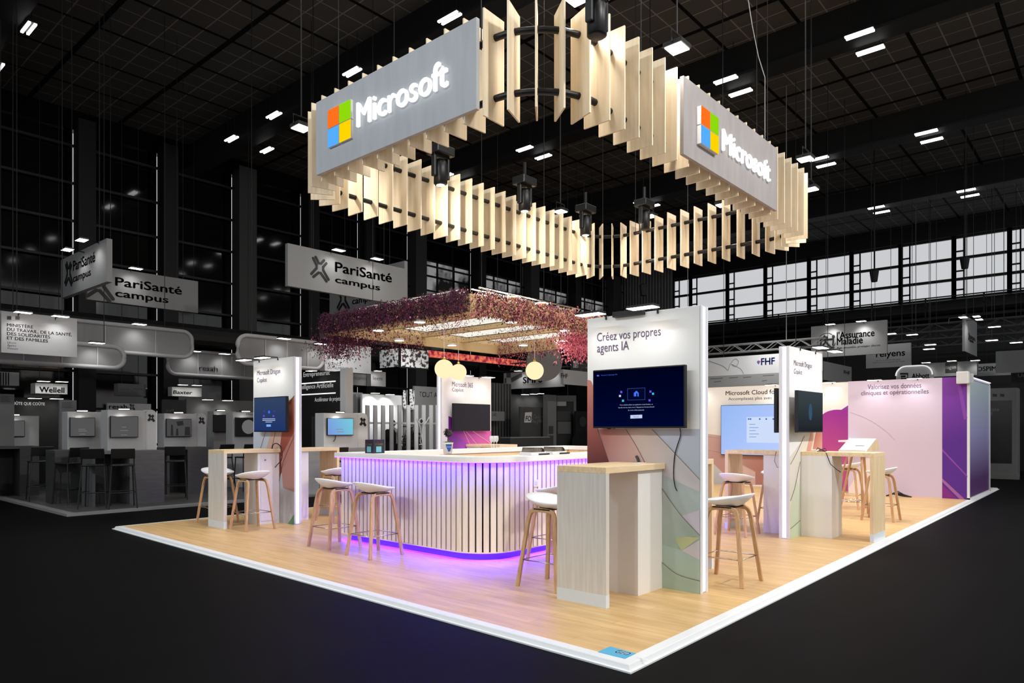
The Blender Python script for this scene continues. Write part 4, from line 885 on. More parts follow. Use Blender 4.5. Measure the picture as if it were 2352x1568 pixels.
# sloped lectern on three oak legs behind the right-hand table
t = thing('lectern', 'sloped white-topped lectern with rounded maple side, on oak legs behind right-hand table', 'lectern', (8.8, 1.2, ZF))
pr_ = [(8.45, 1.09), (8.95, 1.262), (9.05, 1.275), (9.13, 1.26), (9.19, 1.21), (9.2, 1.09)]
MB().prism([(x, .92, z) for x, z in pr_], (0, .4, 0)).build('desk', M['maple'], t)
MB().prism([(8.43, .915, 1.088), (9.0, .915, 1.278), (9.0, .915, 1.29), (8.43, .915, 1.1)], (0, .41, 0)).build('writing_surface', M['stone'], t)
MB().box(8.41, 8.44, .92, 1.32, 1.075, 1.115).build('pen_ledge', M['white'], t)
MB().prism([(8.62, 1.0, 1.16), (8.68, 1.0, 1.181), (8.68, 1.0, 1.184), (8.62, 1.0, 1.163)], (0, .14, 0)).build('pen', mat('slate_pen', (110, 116, 140), .4), t)
for (x, y) in ((8.62, 1.02), (8.66, 1.55), (9.08, 1.05), (9.05, 1.5)):
    MB().sweep([(x, y, ZF), (8.82 + (x-8.8)*.35, 1.15 + (y-1.25)*.35, 1.1)], [(-.016, -.013), (.016, -.013), (.016, .013), (-.016, .013)]).build('leg', M['oak'], t)
MB().tube([(8.83 + .2*math.cos(k*PI/12), 1.27 + .22*math.sin(k*PI/12), .26) for k in range(24)], .012, 8, True).build('foot_ring', M['chrome'], t, True)

# ================================================================== NEIGHBOURING STANDS
def px_span(px0, px1, yt, yb, X=None, Y=None):
    a = at(px0, yt, X=X, Y=Y); b = at(px1, yt, X=X, Y=Y); c = at(px0, yb, X=X, Y=Y)
    return (a.y if X is not None else a.x), (b.y if X is not None else b.x), c.z, a.z
def board(name, lab, cat, px0, px1, yt, yb, m, X=None, Y=None, th=.08, hang=True, group=None, foot=False, part='board', top=10.995):
    """flat upright sign or wall whose left edge runs from image row yt to yb; X/Y = plane of its face"""
    s0, s1, z0, z1 = px_span(px0, px1, yt, yb, X, Y)
    if foot:
        mx_, my_ = (X, (s0+s1)/2) if X is not None else ((s0+s1)/2, Y)
        z0 = foot if foot is not True else (.041 if .5 < mx_ < 8.9 and 11.2 < my_ < 20.4 else 0.0)
    mid = (s0+s1)/2; t = thing(name, lab, cat, (X+th/2, mid, z0) if X is not None else (mid, Y+th/2, z0), group)
    b = MB(); b.box(X, X+th, s0, s1, z0, z1) if X is not None else b.box(s0, s1, Y, Y+th, z0, z1)
    t['p'] = 0; del t['p']; bo = b.build(part, m, t)
    if hang:
        for q in (.2, .8):
            s = s0 + (s1-s0)*q; p = (X+th/2, s) if X is not None else (s, Y+th/2)
            MB().tube([(p[0], p[1], z1-.01), (p[0], p[1], top)], .008, 5).build('suspension_wire', M['hallblack'], t)
    return t, bo
def clip_lamps(t, pts, X=None, Y=None, watts=14, reach=.3, size=.13):
    """flat LED lamps reaching out over a sign from its top edge; pts = image points of the lit heads"""
    for px, py in pts:
        p = at(px, py, X=(X - reach) if X is not None else None, Y=(Y - reach) if Y is not None else None)
        n = Vector((-1, 0, 0)) if X is not None else Vector((0, -1, 0)); s = Vector((0, 1, 0)) if X is not None else Vector((1, 0, 0))
        q = [p - s*size - n*size*.6, p + s*size - n*size*.6, p + s*size + n*size*.6, p - s*size + n*size*.6]
        l = MB().prism([v + Vector((0, 0, .004)) for v in q], (0, 0, .03)).tube([p + Vector((0, 0, .02)), p - n*reach + Vector((0, 0, .01)), p - n*(reach+.02) + Vector((0, 0, -.12))], .012, 5).build('clip_lamp', M['black'], t)
        MB().prism(q, (0, 0, .004)).build('lamp_lens', M['lampwhite'], l)
        if watts: spot(p + Vector((0, 0, -.02)), p - n*reach*.9 + Vector((0, 0, -.6)), watts, 110, .9, (1, 1, 1), .05)
def xlogo(parent, c, xd, s, m, r=.07):
    xd = Vector(xd); n = xd.cross(Vector((0, 0, 1))); c = Vector(c) + n*.006
    mb = MB()
    for P in ([(-.22, .5), (-.05, .24), (.08, .24), (.24, .42)], [(-.36, .42), (-.17, .12), (-.17, -.02), (-.46, -.34)], [(.37, .3), (.2, .1), (.2, -.06), (.5, -.46)], [(-.34, -.46), (-.06, -.22), (.06, -.22), (.38, -.56)]):
        Q_ = [c + xd*(x*s) + Vector((0, 0, z*s)) for x, z in P]; R_ = r*s*.9
        mb.sweep(Q_, [(-R_, -.004), (R_, -.004), (R_, .004), (-R_, .004)], n)
        for q_ in Q_: mb.disc(q_ - n*.004, R_, n, .0085, 14)
    return mb.build('emblem', m, parent)
BK = M['blackink']; GSIGN = grey(128)

# left stand platform
pl = thing('platform', 'dark grey neighbouring platform with a pale edge trim, at far left', 'platform', (5, 16, 0))
MB().box(.42, 9.0, 11.1, 20.5, .005, .04).build('floorboards', noise_mat('grey_boards', (72, 72, 72), (84, 84, 84), (.5, 5, 1), 3, .4), pl)
MB().prism([(.28, 10.96, 0), (9.1, 10.8, 0), (9.1, 11.12, 0), (.43, 11.12, 0)], (0, 0, .042)).prism([(.28, 10.96, 0), (.43, 11.12, 0), (.43, 20.5, 0), (.3, 20.5, 0)], (0, 0, .042)).build('edge_trim', grey(128), pl)

def parisante(t, bo, px0, pxL, y0, yc, y1, yc1, pxR, px2, X=None, Y=None):
    words(bo, 'PariSante', BK, 0, (pxL, y0), pxR, yc, X=X, Y=Y, bold=.02); words(bo, 'campus', BK, 0, (pxL, y1), px2, yc1, X=X, Y=Y, bold=.02)
    a = at(pxR, y0, X=X, Y=Y)
xd_y = (1, 0, 0); xd_x = (0, -1, 0)
SG = 'hanging signs of the left-hand stand'
t, bo = board('hanging_sign', 'grey hanging sign at far left seen at a slant, with cross emblem, two lamps above', 'hanging sign', 140, 245, 597, 685, GSIGN, X=1.41, th=.1, group=SG)
words(bo, 'PariSanté', BK, 0, (168, 622), 219, 600, X=1.41, bold=.02); words(bo, 'campus', BK, 0, (168, 648), 209, 632, X=1.41, bold=.02); xlogo(bo, at(158, 628, X=1.41), xd_x, .48, BK); clip_lamps(t, [(155, 574), (188, 552)], X=1.41)
t, bo = board('hanging_sign', 'long grey hanging sign at far left, its emblem half covered by the slanted sign', 'hanging sign', 200, 455, 606, 687, GSIGN, Y=15.25, th=.1, group=SG)
words(bo, 'PariSanté', BK, 0, (264, 655), 418, 636, Y=15.25, bold=.025); words(bo, 'campus', BK, 0, (264, 680), 387, 664, Y=15.25, bold=.025); xlogo(bo, at(225, 653, Y=15.25), xd_y, .62, BK); clip_lamps(t, [(312, 617)], Y=15.25)
t, bo = board('hanging_sign', 'large grey hanging sign left of the ring with whole cross emblem and dark lettering', 'hanging sign', 661, 933, 558, 656, GSIGN, Y=11.3, th=.1, group=SG)
words(bo, 'PariSanté', BK, 0, (769, 623), 900, 601, Y=11.3, bold=.025); words(bo, 'campus', BK, 0, (769, 648), 873, 634, Y=11.3, bold=.025); xlogo(bo, at(734, 616, Y=11.3), xd_y, .46, BK); clip_lamps(t, [(778, 575), (866, 595)], Y=11.3)
t, bo = board('hanging_sign', 'grey hanging sign mostly hidden under the large one and above the flowers', 'hanging sign', 757, 929, 640, 730, GSIGN, X=7.86, th=.1, group=SG)
words(bo, 'campus', BK, 0, (809, 699), 862, 685, X=7.86, bold=.02); xlogo(bo, at(788, 688, X=7.86), xd_x, .55, BK)
t, bo = board('hanging_sign', 'pale grey ministry hanging sign with a flag mark, at the left frame edge', 'hanging sign', 3, 177, 714, 809, grey(158), Y=13.4, th=.06)
for i, (s_, w_) in enumerate((('MINISTÈRE', 76), ('DU TRAVAIL, DE LA SANTÉ,', 165), ('DES SOLIDARITÉS', 115), ('ET DES FAMILLES', 110))): words(bo, s_, BK, 0, (16, 749 + i*10), w_, 742 + i*10, Y=13.4, bold=.01)
for i, s_ in enumerate(('Liberté', 'Égalité', 'Fraternité')): words(bo, s_, BK, 0, (17, 788 + i*6.5), 37 + 4*(i == 2), 784 + i*6.5, Y=13.4, slant=.2, res=1)
for a_, b_, c_ in ((16, 26, 60), (26, 35, 160), (35, 45, 90)): poly_on(bo, [(a_, 725.5), (b_, 725.8), (b_, 734), (a_, 733.7)], grey(c_ if c_ < 160 else 190), 0, Y=13.4, name='flag_band')
clip_lamps(t, [(53, 718), (139, 727)], Y=13.4)
# gauze banners with rounded ends
gz = mat('gauze_sheet', (132, 132, 132), .6, alpha=.66); gf = grey(150)
def gauze(lab, px0, px1, yt, yb, Y, lamps=(), left=False):
    s0, s1, z0, z1 = px_span(px0, px1, yt, yb, Y=Y); t = thing('gauze_banner', lab, 'banner', ((s0+s1)/2, Y, z0), 'hanging gauze banners of the left stands')
    r = .22; P = []
    for cx, cz, a0 in ((s0+r, z0+r, PI), (s1-r, z0+r, 1.5*PI), (s1-r, z1-r, 0), (s0+r, z1-r, .5*PI)):
        for k in range(7): P.append((cx + r*math.cos(a0 + k*PI/12), Y, cz + r*math.sin(a0 + k*PI/12)))
    MB().prism([(x, Y-.006, z) for x, y, z in P], (0, .012, 0)).build('sheet', gz, t); MB().tube(P, .05, 6, True).build('frame', gf, t, True)
    for q in (.3, .55, .8): MB().box(s0+(s1-s0)*q-.01, s0+(s1-s0)*q+.01, Y-.02, Y-.008, z0, z1).build('seam_strip', gf, t)
    for q in (.15, .85): MB().tube([(s0+(s1-s0)*q, Y, z1), (s0+(s1-s0)*q, Y, 10.995)], .008, 5).build('suspension_wire', M['hallblack'], t)
    clip_lamps(t, lamps, Y=Y, watts=14); return t
gauze('large gauze banner with rounded end, behind the ministry sign', -60, 441, 712, 784, 14.6, [(320, 745)])
gauze('lower gauze banner under the ministry sign, its rounded end overlapping the large one', -60, 285, 770, 826, 13.9, [(222, 788)])
t = gauze('gauze banner with faint lettering, right of the large one', 385, 600, 802, 858, 17.0, [(448, 807), (516, 813)])
words(t, 'resah', grey(138), 0, (457, 850), 500, 838, Y=16.98, bold=.01)
gauze('gauze banner with rounded left end, just left of the far left tower', 546, 742, 768, 834, 12.2, [(652, 778), (737, 790)])
# small far signs at left
t, bo = board('hanging_sign', 'small far lit sign with bold dark name, lamps along its top', 'hanging sign', 81, 155, 879, 903, grey(190), Y=19.5, th=.4)
words(bo, 'Wellell', grey(52), 0, (90, 900), 148, 888, Y=19.5, bold=.03); clip_lamps(t, [(100, 876), (142, 877)], Y=19.5, watts=5)
t, bo = board('wall_banner', 'dark banner wall with white capital lettering at far left', 'banner', 33, 160, 912, 945, grey(44), Y=18.6, hang=False, foot=True)
words(bo, 'COÛTE QUE COÛTE', glow('lit_letters', (190, 190, 190), .8), 0, (22, 929), 103, 922.5, Y=18.6, bold=.02); clip_lamps(t, [(80, 915), (130, 916)], Y=18.6, watts=4)  # glow added to lift the dim white lettering
t, bo = board('hanging_sign', 'far lit white sign with slanted black name above the left screens', 'hanging sign', 395, 463, 888, 909, grey(200), Y=20.6, th=.3)
words(bo, 'Baxter', BK, 0, (397, 904), 441, 896, Y=20.6, bold=.03, slant=.2); clip_lamps(t, [(420, 884), (452, 885)], Y=20.6, watts=5)
t, bo = board('hanging_sign', 'far grey double sign with two tiny printed names, left of the slanted-name sign', 'hanging sign', 271, 335, 880, 908, grey(110), Y=19.2, th=.3)
words(bo, 'accenture', grey(50), 0, (274, 894), 298, 891, Y=19.2, res=1); words(bo, 'accenture', grey(50), 0, (307, 894), 330, 891, Y=19.2, res=1)
t, bo = board('hanging_sign', 'striped black and white sign at the left frame edge', 'hanging sign', -4, 44, 853, 884, grey(150), Y=15.8, th=.3)
for i in range(4): poly_on(bo, [(i*6, 855), (i*6+3.2, 855), (i*6+3.2, 884), (i*6, 884)], BK, 0, Y=15.8, name='printed_stripe')
for lab_, a_, b_, c_, d_, v_, y_ in (('white notice board between the left screens', 137, 176, 918, 963, 120, 15.6), ('white notice board at the left frame edge', -3, 33, 904, 950, 118, 15.95)):
    t, bo = board('notice_board', lab_, 'board', a_, b_, c_, d_, grey(v_), Y=y_, hang=False, foot=True)
    for i in range(5): poly_on(bo, [(a_+5, c_+5+i*3), (b_-9-3*(i % 2), c_+5.4+i*3), (b_-9-3*(i % 2), c_+6.6+i*3), (a_+5, c_+6.2+i*3)], grey(70), 0, Y=y_, name='printed_line')
t, bo = board('partition_wall', 'grey back wall lit by two lamps behind the left screens', 'partition wall', 428, 640, 916, 952, grey(88), Y=18.4, hang=False, foot=True); clip_lamps(t, [(477, 918), (523, 920)], Y=18.4, watts=9)
t, bo = board('partition_wall', 'dark partition with tiny white slanted words, beside the lit grey wall', 'partition wall', 372, 428, 917, 950, grey(40), Y=18.0, hang=False, foot=True)
words(bo, 'LA SANTÉ', grey(190), 0, (382, 945), 399, 940, Y=18.0, bold=.02)
t, bo = board('hanging_sign', 'rounded grey header with dark name above a left screen', 'sign', 247, 347, 925, 1000, grey(128), Y=14.6, hang=False, foot=True)
words(bo, 'resah', BK, 0, (250, 938), 292, 928, Y=14.6, bold=.02); xlogo(bo, at(303, 934, Y=14.6), xd_y, .12, BK)

# screen pods with counters on the left stand
def pod(lab, px0, px1, yt, tvx0, tvx1, tvy0, tvy1, Y, v=165, tvm=None, lampx=None, wing=True, tlab='', watts=9, fl=.04):
    s0, s1, z0, z1 = px_span(px0, px1, yt, yt+80, Y=Y); t = thing('screen_pod', lab, 'display stand', ((s0+s1)/2, Y+.2, fl), 'screen pods of the left stand')
    w1 = s0 + (s1-s0)*(.76 if wing else 1)
    MB().box(s0, w1, Y, Y+.35, fl, z1).build('panel', grey(v), t, bevel=.01)
    if wing:
        r = (s1-w1)/2; P = [(w1+.005, fl)] + [(s1, fl)] + [((w1+s1)/2 + r*math.cos(k*PI/10), z1-r+.02 + r*math.sin(k*PI/10)) for k in range(11)]
        wg = MB().prism([(x, Y+.02, z) for x, z in P], (0, .3, 0)).build('rounded_wing', grey(v+12), t); xlogo(wg, ((w1+s1)/2, Y+.02, z1-r*1.3), xd_y, r*1.15, BK, .1)
    lx = lampx or (tvx0+tvx1)/2; c = at(lx, yt-1, Y=Y-.18)
    l = MB().box(c.x-.09, c.x+.09, c.y-.04, c.y+.16, c.z+.01, c.z+.03).box(c.x-.02, c.x+.02, c.y, c.y+.3, c.z+.01, c.z+.025).build('clip_lamp', M['black'], t); MB().box(c.x-.08, c.x+.08, c.y-.03, c.y+.06, c.z, c.z+.01).build('lamp_lens', M['lampwhite'], l)
    spot((c.x, c.y, c.z-.02), (c.x, Y, c.z-.5), watts, 110, .9, (1, 1, 1), .04)
    a, b, q0, q1 = px_span(tvx0, tvx1, tvy0, tvy1, Y=Y-.06)
    T = tv('television', tlab, Y=Y-.06, a=a, b=b, z0=q0, z1=q1, dm=tvm, th=.04, back=.02, group='screens on the left pods')
    return t, T
def lines(T, Y, pts):
    for x0, x1, y in pts: ui(disp(T), 0, [(x0, y), (x1, y), (x1, y+1), (x0, y+1)], glow('ui_grey', (120, 120, 120), 1) if 'uig' not in M else M['uig'], Y=Y, lift=.004, nm='screen_text_line')
M['uig'] = glow('ui_grey', (126, 126, 126), 1)
gsc = glow('grey_screen', (82, 82, 82), 1); dsc = glow('dark_screen', (24, 24, 24), 1)
t, T = pod('screen pod with a grey screen, second from the left, beside the central one', 155, 250, 945, 160.5, 219, 958, 1003, 13.6, tvm=gsc, tlab='grey screen on the second pod from the left', wing=False); lines(T, 13.54, [(180, 196, 985), (180, 200, 989), (182, 196, 996)])
t, T = pod('screen pod under the dark name header with cross emblem, largest of the left pods', 247, 361, 941, 253.5, 318, 955, 1005, 12.4, tvm=gsc, tlab='grey screen on the largest left pod'); lines(T, 12.34, [(276, 294, 988), (280, 290, 980), (278, 292, 998)])
t, T = pod('screen pod with a street picture on its screen, left of the far left table', 377, 475, 949, 382, 440, 961, 1003, 14.2, tvm=glow('pic_screen', (70, 70, 70), 1), tlab='screen with a grey street picture, left pod'); d_ = disp(T)
for P in ([(392, 1000), (393, 975), (397, 975), (398, 1000)], [(404, 1000), (405, 984), (409, 984), (410, 1000)], [(424, 1000), (425, 980), (436, 980), (437, 1000)], [(405, 968), (420, 966), (422, 976), (408, 978)]): ui(d_, 0, P, glow('pic_dark', (40, 40, 40), 1), Y=14.14)
t, T = pod('screen pod with a small black screen behind the far left table', 491, 542, 944, 490, 527, 951.5, 992, 15.4, tvm=dsc, tlab='small black screen on a pod behind the far left table', wing=False)
t, T = pod('screen pod cut off by the far left tower, round mark on its screen', 535, 600, 946, 541, 590, 958, 1002, 13.8, tvm=dsc, tlab='black screen with a grey disc, beside the far left tower', wing=False, watts=4)
MB().disc(at(571, 980, Y=13.735), .17, (0, -1, 0), .002, 24).build('screen_disc', glow('disc_grey', (104, 104, 104), 1), disp(T)); words(t, 'Mistral', BK, 0, (566, 953), 590, 949, Y=13.8)
t, T = pod('screen pod at the left frame edge with a small grey screen', 6, 90, 954, 10, 57.5, 965, 1003, 16.4, tvm=gsc, tlab='small grey screen at the left frame edge', wing=False)
t, T = pod('pale lit screen pod with cyan screen behind the left end of the bar', 744, 846, 948, 752, 812, 959.5, 1000, 11.3, v=206, tvm=screen_mat('cyan_screen', (128, 150, 226), (120, 206, 224), at(752, 1000, Y=11.24), at(805, 962, Y=11.24), .95), tlab='pale cyan and lilac screen on the lit pod behind the bar', watts=16)
lines(T, 11.24, [(772, 788, 985), (774, 790, 991)]); MB().tube([at(x, y, Y=11.28) for x, y in ((771, 1000), (770, 1008), (766, 1014))], .008, 5).build('power_cable', M['black'], T)
def pod_table(lab, px0, px1, yt, Y, v, dep=.55, open_=(.0, .5), fl=.04):
    a = at(px0, yt, Y=Y); b = at(px1, yt, Y=Y); z1 = a.z; w_ = b.x - a.x
    t = thing('high_table', lab, 'table', ((a.x+b.x)/2, Y+dep/2, fl), 'counters of the left stand')
    MB().box(a.x, b.x, Y, Y+dep, z1-.05, z1).build('tabletop', grey(v+14), t)
    MB().box(a.x + w_*open_[1], b.x, Y, Y+dep, fl, z1-.05).build('cabinet', noise_mat('counter_grey_%d' % v, (v, v, v), (v+9, v+9, v+9), (1, 1, 6), 4, .5), t)
    if open_[0] < open_[1]:
        MB().box(a.x, a.x + .05, Y, Y+dep, fl, z1-.05).build('end_panel', grey(v), t); MB().box(a.x+.05, a.x + w_*open_[1], Y+dep-.04, Y+dep, fl, z1-.05).build('back_panel', grey(max(v-36, 14)), t)
pod_table('dark grey counter with a broad right end panel, nearest of the left counters', 212, 378, 1037, 11.8, 80)
pod_table('dark counter half hidden by stools, left of the nearest one', 126, 206, 1034, 12.95, 52, open_=(0, 0))
pod_table('grey counter at the left frame edge', -30, 90, 1026, 15.2, 58, open_=(0, .62))
pod_table('grey counter behind the far left table, open on its left', 384, 486, 1028, 13.2, 62, open_=(0, .45))
pod_table('pale maple-edged counter of the lit pod behind the bar', 700, 846, 1031, 10.75 + .35, 150, open_=(0, 0), dep=.18)

# black stools of the left stand
def make_bstool():
    t = thing('bar_chair', 'proto', 'stool')
    MB().box(-.19, .19, -.2, .19, .745, .775).build('seat', M['black'], t, bevel=.012)
    MB().prism([(-.19, -.215, .88), (.19, -.215, .88), (.185, -.25, 1.06), (-.185, -.25, 1.06)], (0, -.02, 0)).build('backrest', M['black'], t, bevel=.008)
    for sx in (-1, 1):
        MB().tube([(sx*.2, .22, 0), (sx*.17, .17, .745)], .013, 6).build('leg', M['black'], t)
        MB().tube([(sx*.22, -.27, 0), (sx*.175, -.185, .745), (sx*.17, -.23, 1.0)], .013, 6).build('leg', M['black'], t)
    z = .28; MB().tube([(-.19, .2, z), (.19, .2, z), (.2, -.24, z), (-.2, -.24, z)], .009, 6, True).build('footrest', M['black'], t)
    return t
bs0 = make_bstool(); bf_ = [True]
def bstool(px, py, rz, lab, fl=ZF):
    o = bs0 if bf_[0] else copy_tree(bs0); bf_[0] = False; p = at(px, py, z=fl); o.location = (p.x, p.y, fl); o.rotation_euler = (0, 0, rz); o['label'] = lab; o['group'] = 'black high chairs of the left stand'
bstool(22, 1117, .5, 'black high chair at the left frame edge')
bstool(92, 1148, -.1, 'black high chair second from the left, standing free of the counters')
bstool(162, 1156, .3, 'black high chair in front of the dark counter, third from the left')
bstool(219, 1165, -.5, 'black high chair left one of the close pair at the nearest counter')
bstool(281, 1165, -.3, 'black high chair right one of the close pair at the nearest counter')
bstool(402, 1146, -.4, 'black high chair right of the nearest grey counter')
bstool(505, 1128, .2, 'black high chair behind the far left table, left one, only back above the top')
bstool(566, 1126, .0, 'black high chair behind the far left table, right one, only back above the top')
bstool(766, 1142, .1, 'black high chair behind the bar end, before the lit pod', 0)

# ------------------------------------------------------------------ behind the bar
M['lit_grey'] = glow('lit_grey_letters', (176, 176, 176), .9)  # grey lettering given its own glow so it reads brighter
t, bo = board('partition_wall', 'tall black partition with white French words and light lines behind the far left tower', 'partition wall', 690, 784, 860, 1000, grey(26), X=6.44, hang=False, foot=True, th=.12)
for s_, p0, p1, b_, yc in (('Innovation, Entrepreneuriat', 655, 758, 869, 859), ('Santé et Intelligence Artificielle', 655, 766, 896, 886), ('Accélérateur de projets', 723, 782, 922, 913)): words(bo, s_, M['lit_grey'], 0, (p0, b_), p1, yc, X=6.44, bold=.01)
for y_ in (881, 906.5):
    a = at(692, y_, X=6.43); b = at(770, y_ - 6, X=6.43); MB().box(6.425, 6.44, b.y, a.y, a.z-.012, a.z+.012).build('light_line', glow('white_light_line', (255, 255, 255), 1.6), bo)
clip_lamps(t, [(715, 852)], X=6.44, watts=8)
e_ = at(784, 900, X=6.44); MB().box(6.40, 6.62, e_.y-.22, e_.y-.01, .041, at(784, 846, X=6.44).z).build('white_post', grey(196), t)
for k in range(4): MB().box(6.40, 6.44, at(718 + k*6, 950, X=6.4).y-.04, at(718 + k*6, 950, X=6.4).y+.04, .2, 1.75).build('door_slat', grey(58), t)
t, bo = board('hanging_sign', 'white hanging sign with grey brush marks and AGENCE lettering under the flowers', 'hanging sign', 746, 852, 786, 851, grey(222), Y=18, th=.3)
words(bo, 'AGENCE', grey(60), 0, (752.5, 838), 783, 831.5, Y=18); words(bo, 'DU NUMERIQUE', grey(60), 0, (752.5, 846.5), 809, 840, Y=18)
for P in ([(755, 812), (763, 800), (775, 822), (769, 825)], [(772, 796), (781, 815), (783, 824), (775, 824)], [(795, 815), (803, 813), (803, 824), (797, 826)], [(752, 818), (758, 814), (758, 823), (753, 824)]): poly_on(bo, P, grey(100), 0, Y=18, name='brush_mark')
spot(at(800, 800, Y=16.6), at(800, 830, Y=18), 60, 100, 1, (1, 1, 1), .1)
t, bo = board('hanging_sign', 'long pale sign with half-hidden grey lettering, left of the leem box', 'hanging sign', 794, 852, 855, 883, grey(160), Y=19.6, th=.1); words(bo, 'médicament', grey(90), 0, (797, 870), 848, 862, Y=19.6)
t, bo = board('hanging_sign', 'pale square-ended hanging sign with the small word leem', 'hanging sign', 852, 886, 852, 886, grey(176), Y=19.3, th=.25); words(bo, 'leem', grey(60), 0, (857, 872), 878, 863.5, Y=19.3); clip_lamps(t, [(868, 852)], Y=19.3, watts=8)
cc = at(918, 799, D=22); X_, Y_ = cc.x, cc.y
x1 = at(984, 808, Y=Y_).x; y1 = at(872, 806, X=X_).y; z1 = cc.z; z0 = at(918, 841, D=22).z
t = thing('cube_sign', 'white cube-shaped hanging sign speckled with dark leaf print, right of the leem box', 'hanging sign', ((X_+x1)/2, (Y_+y1)/2, z0))
sp_ = noise_mat('leaf_speckle_print', (60, 60, 60), (236, 236, 236), (1, 1, 1), 11, .6, 6, .44, .5)
MB().box(X_, x1, Y_, Y_+.02, z0, z1).build('face_panel', sp_, t); MB().box(X_-.0, X_+.02, Y_+.03, y1, z0, z1).build('face_panel', sp_, t)
MB().box(X_-.03, X_+.03, Y_-.03, Y_+.03, z0-.03, z1+.03).box(X_, x1, Y_-.02, Y_+.03, z0-.04, z0).build('frame', M['blackm'], t)
MB().tube([(X_+.3, Y_+.02, z1), (X_+.3, Y_+.02, 10.995)], .008, 5).build('suspension_wire', M['hallblack'], t)
spot((X_-1, Y_-1.2, z1+.4), (X_+.5, Y_+.5, z0), 90, 90, 1, (1, 1, 1), .1)
# red lit banner beyond the canopy
t, bo = board('light_banner', 'glowing red banner with a leafy pattern, beyond the flower canopy', 'banner', 985, 1232, 804, 819, glow('lit_red_banner', (236, 60, 50), .9), Y=16.5, th=.1)
rm_ = M_ = bo.data.materials[0]; N, L = rm_.node_tree.nodes, rm_.node_tree.links; nz = N.new('ShaderNodeTexNoise'); nz.inputs['Scale'].default_value = 7; nz.inputs['Detail'].default_value = 5
r_ = N.new('ShaderNodeValToRGB'); r_.color_ramp.elements[0].color = lin((150, 30, 60)); r_.color_ramp.elements[0].position = .38; r_.color_ramp.elements[1].color = lin((255, 130, 100)); r_.color_ramp.elements[1].position = .62
tc = N.new('ShaderNodeTexCoord'); L.new(tc.outputs['Object'], nz.inputs[0]); L.new(nz.outputs[0], r_.inputs[0]); L.new(r_.outputs[0], [n for n in N if n.type == 'EMISSION'][0].inputs[0])
# bright wall, slatted screen, grey wall
t, bo = board('partition_wall', 'bright white lit wall behind the slatted screen', 'partition wall', 832, 925, 904, 1030, grey(226), Y=17, hang=False, foot=True, th=.1); clip_lamps(t, [(862, 903), (896, 906)], Y=17, watts=60)
t, bo = board('partition_wall', 'mid grey wall with faint capital words, right of the bright wall', 'partition wall', 952, 1066, 886, 1030, grey(138), Y=17.2, hang=False, foot=True, th=.1); words(bo, 'TOUT AU LONG', grey(170), 0, (962, 911), 1045, 899, Y=17.2, bold=.04)
spot(at(985, 880, Y=15.2), at(985, 930, Y=17.2), 90, 110, 1, (1, 1, 1), .1)
t, bo = board('partition_wall', 'pale low wall with leaning panels, left of the bright wall', 'partition wall', 797, 833, 900, 1030, grey(150), Y=17.4, hang=False, foot=True, th=.1)
for k in range(3): poly_on(bo, [(800 + k*11, 905), (807 + k*11, 905), (807 + k*11, 1020), (800 + k*11, 1020)], grey(92 + 18*k), 0, Y=17.4, name='fabric_strip')
t = thing('slatted_screen', 'open white slatted screen with a rail, behind the bar left of the back tower', 'fence', (9.5, 15, 0))
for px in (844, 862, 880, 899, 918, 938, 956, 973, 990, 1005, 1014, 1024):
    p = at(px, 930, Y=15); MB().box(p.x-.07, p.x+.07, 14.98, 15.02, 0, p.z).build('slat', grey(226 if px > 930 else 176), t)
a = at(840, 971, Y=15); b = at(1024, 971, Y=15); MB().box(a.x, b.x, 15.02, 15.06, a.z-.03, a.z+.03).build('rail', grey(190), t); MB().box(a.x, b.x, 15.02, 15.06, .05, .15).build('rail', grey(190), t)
spot((at(950, 930, Y=14).x, 13.2, 3.6), (at(950, 960, Y=15).x, 15, 1.2), 110, 120, 1, (1, 1, 1), .2)
t = thing('shelf_rack', 'grey open shelf with small white posters left of the faint-lettered wall', 'shelf', (12, 17.1, 0))
a = at(925, 892, Y=17.05); b = at(951, 892, Y=17.05)
MB().box(a.x, b.x, 17.05, 17.12, 0, 2.0).build('back_panel', grey(92), t)
for x_ in (a.x, (a.x+b.x)/2, b.x-.04): MB().box(x_, x_+.04, 16.8, 17.05, 0, 2.1).build('upright', grey(120), t)
for z_ in (1.0, 1.5, 2.1): MB().box(a.x, b.x, 16.8, 17.05, z_, z_+.03).build('shelf_board', grey(130), t)
for i, (x0_, x1_, y0_, y1_) in enumerate(((926, 933, 896, 918), (941, 952, 894, 918))):
    p0 = at(x0_, y1_, Y=16.9); p1 = at(x1_, y0_, Y=16.9); tag(MB().box(p0.x, p1.x, 16.9, 16.91, 2.132, p1.z).build('poster', sp_), '%s small leaf-print poster standing on the grey shelf' % ('left' if i == 0 else 'right'), 'poster', 'posters on the shelf')
# raised-arm outline figure (flat white cut-out line on the slatted screen)
fg = MB(); Yf = 14.93
for P in ([(958, 960), (963, 972), (966, 984), (967, 1000), (965, 1014), (968, 1020)], [(986, 957), (980, 968), (974, 976), (971, 988), (969, 1004), (971, 1020)], [(963, 1020), (972, 1021)]): fg.tube([at(x, y, Y=Yf) for x, y in P], .014, 6)
c_ = at(967.5, 967, Y=Yf); fg.tube([(c_.x + .07*math.cos(k*PI/8), Yf, c_.z + .08*math.sin(k*PI/8)) for k in range(16)], .014, 6, True)
t = thing('outline_figure', 'thin white outline figure with raised arms on the slatted screen', 'decoration', (c_.x, Yf, 1.0)); fg.build('outline', grey(235), t)
MB().disc(c_, .06, (0, -1, 0), .01).build('head_disc', grey(60), t)
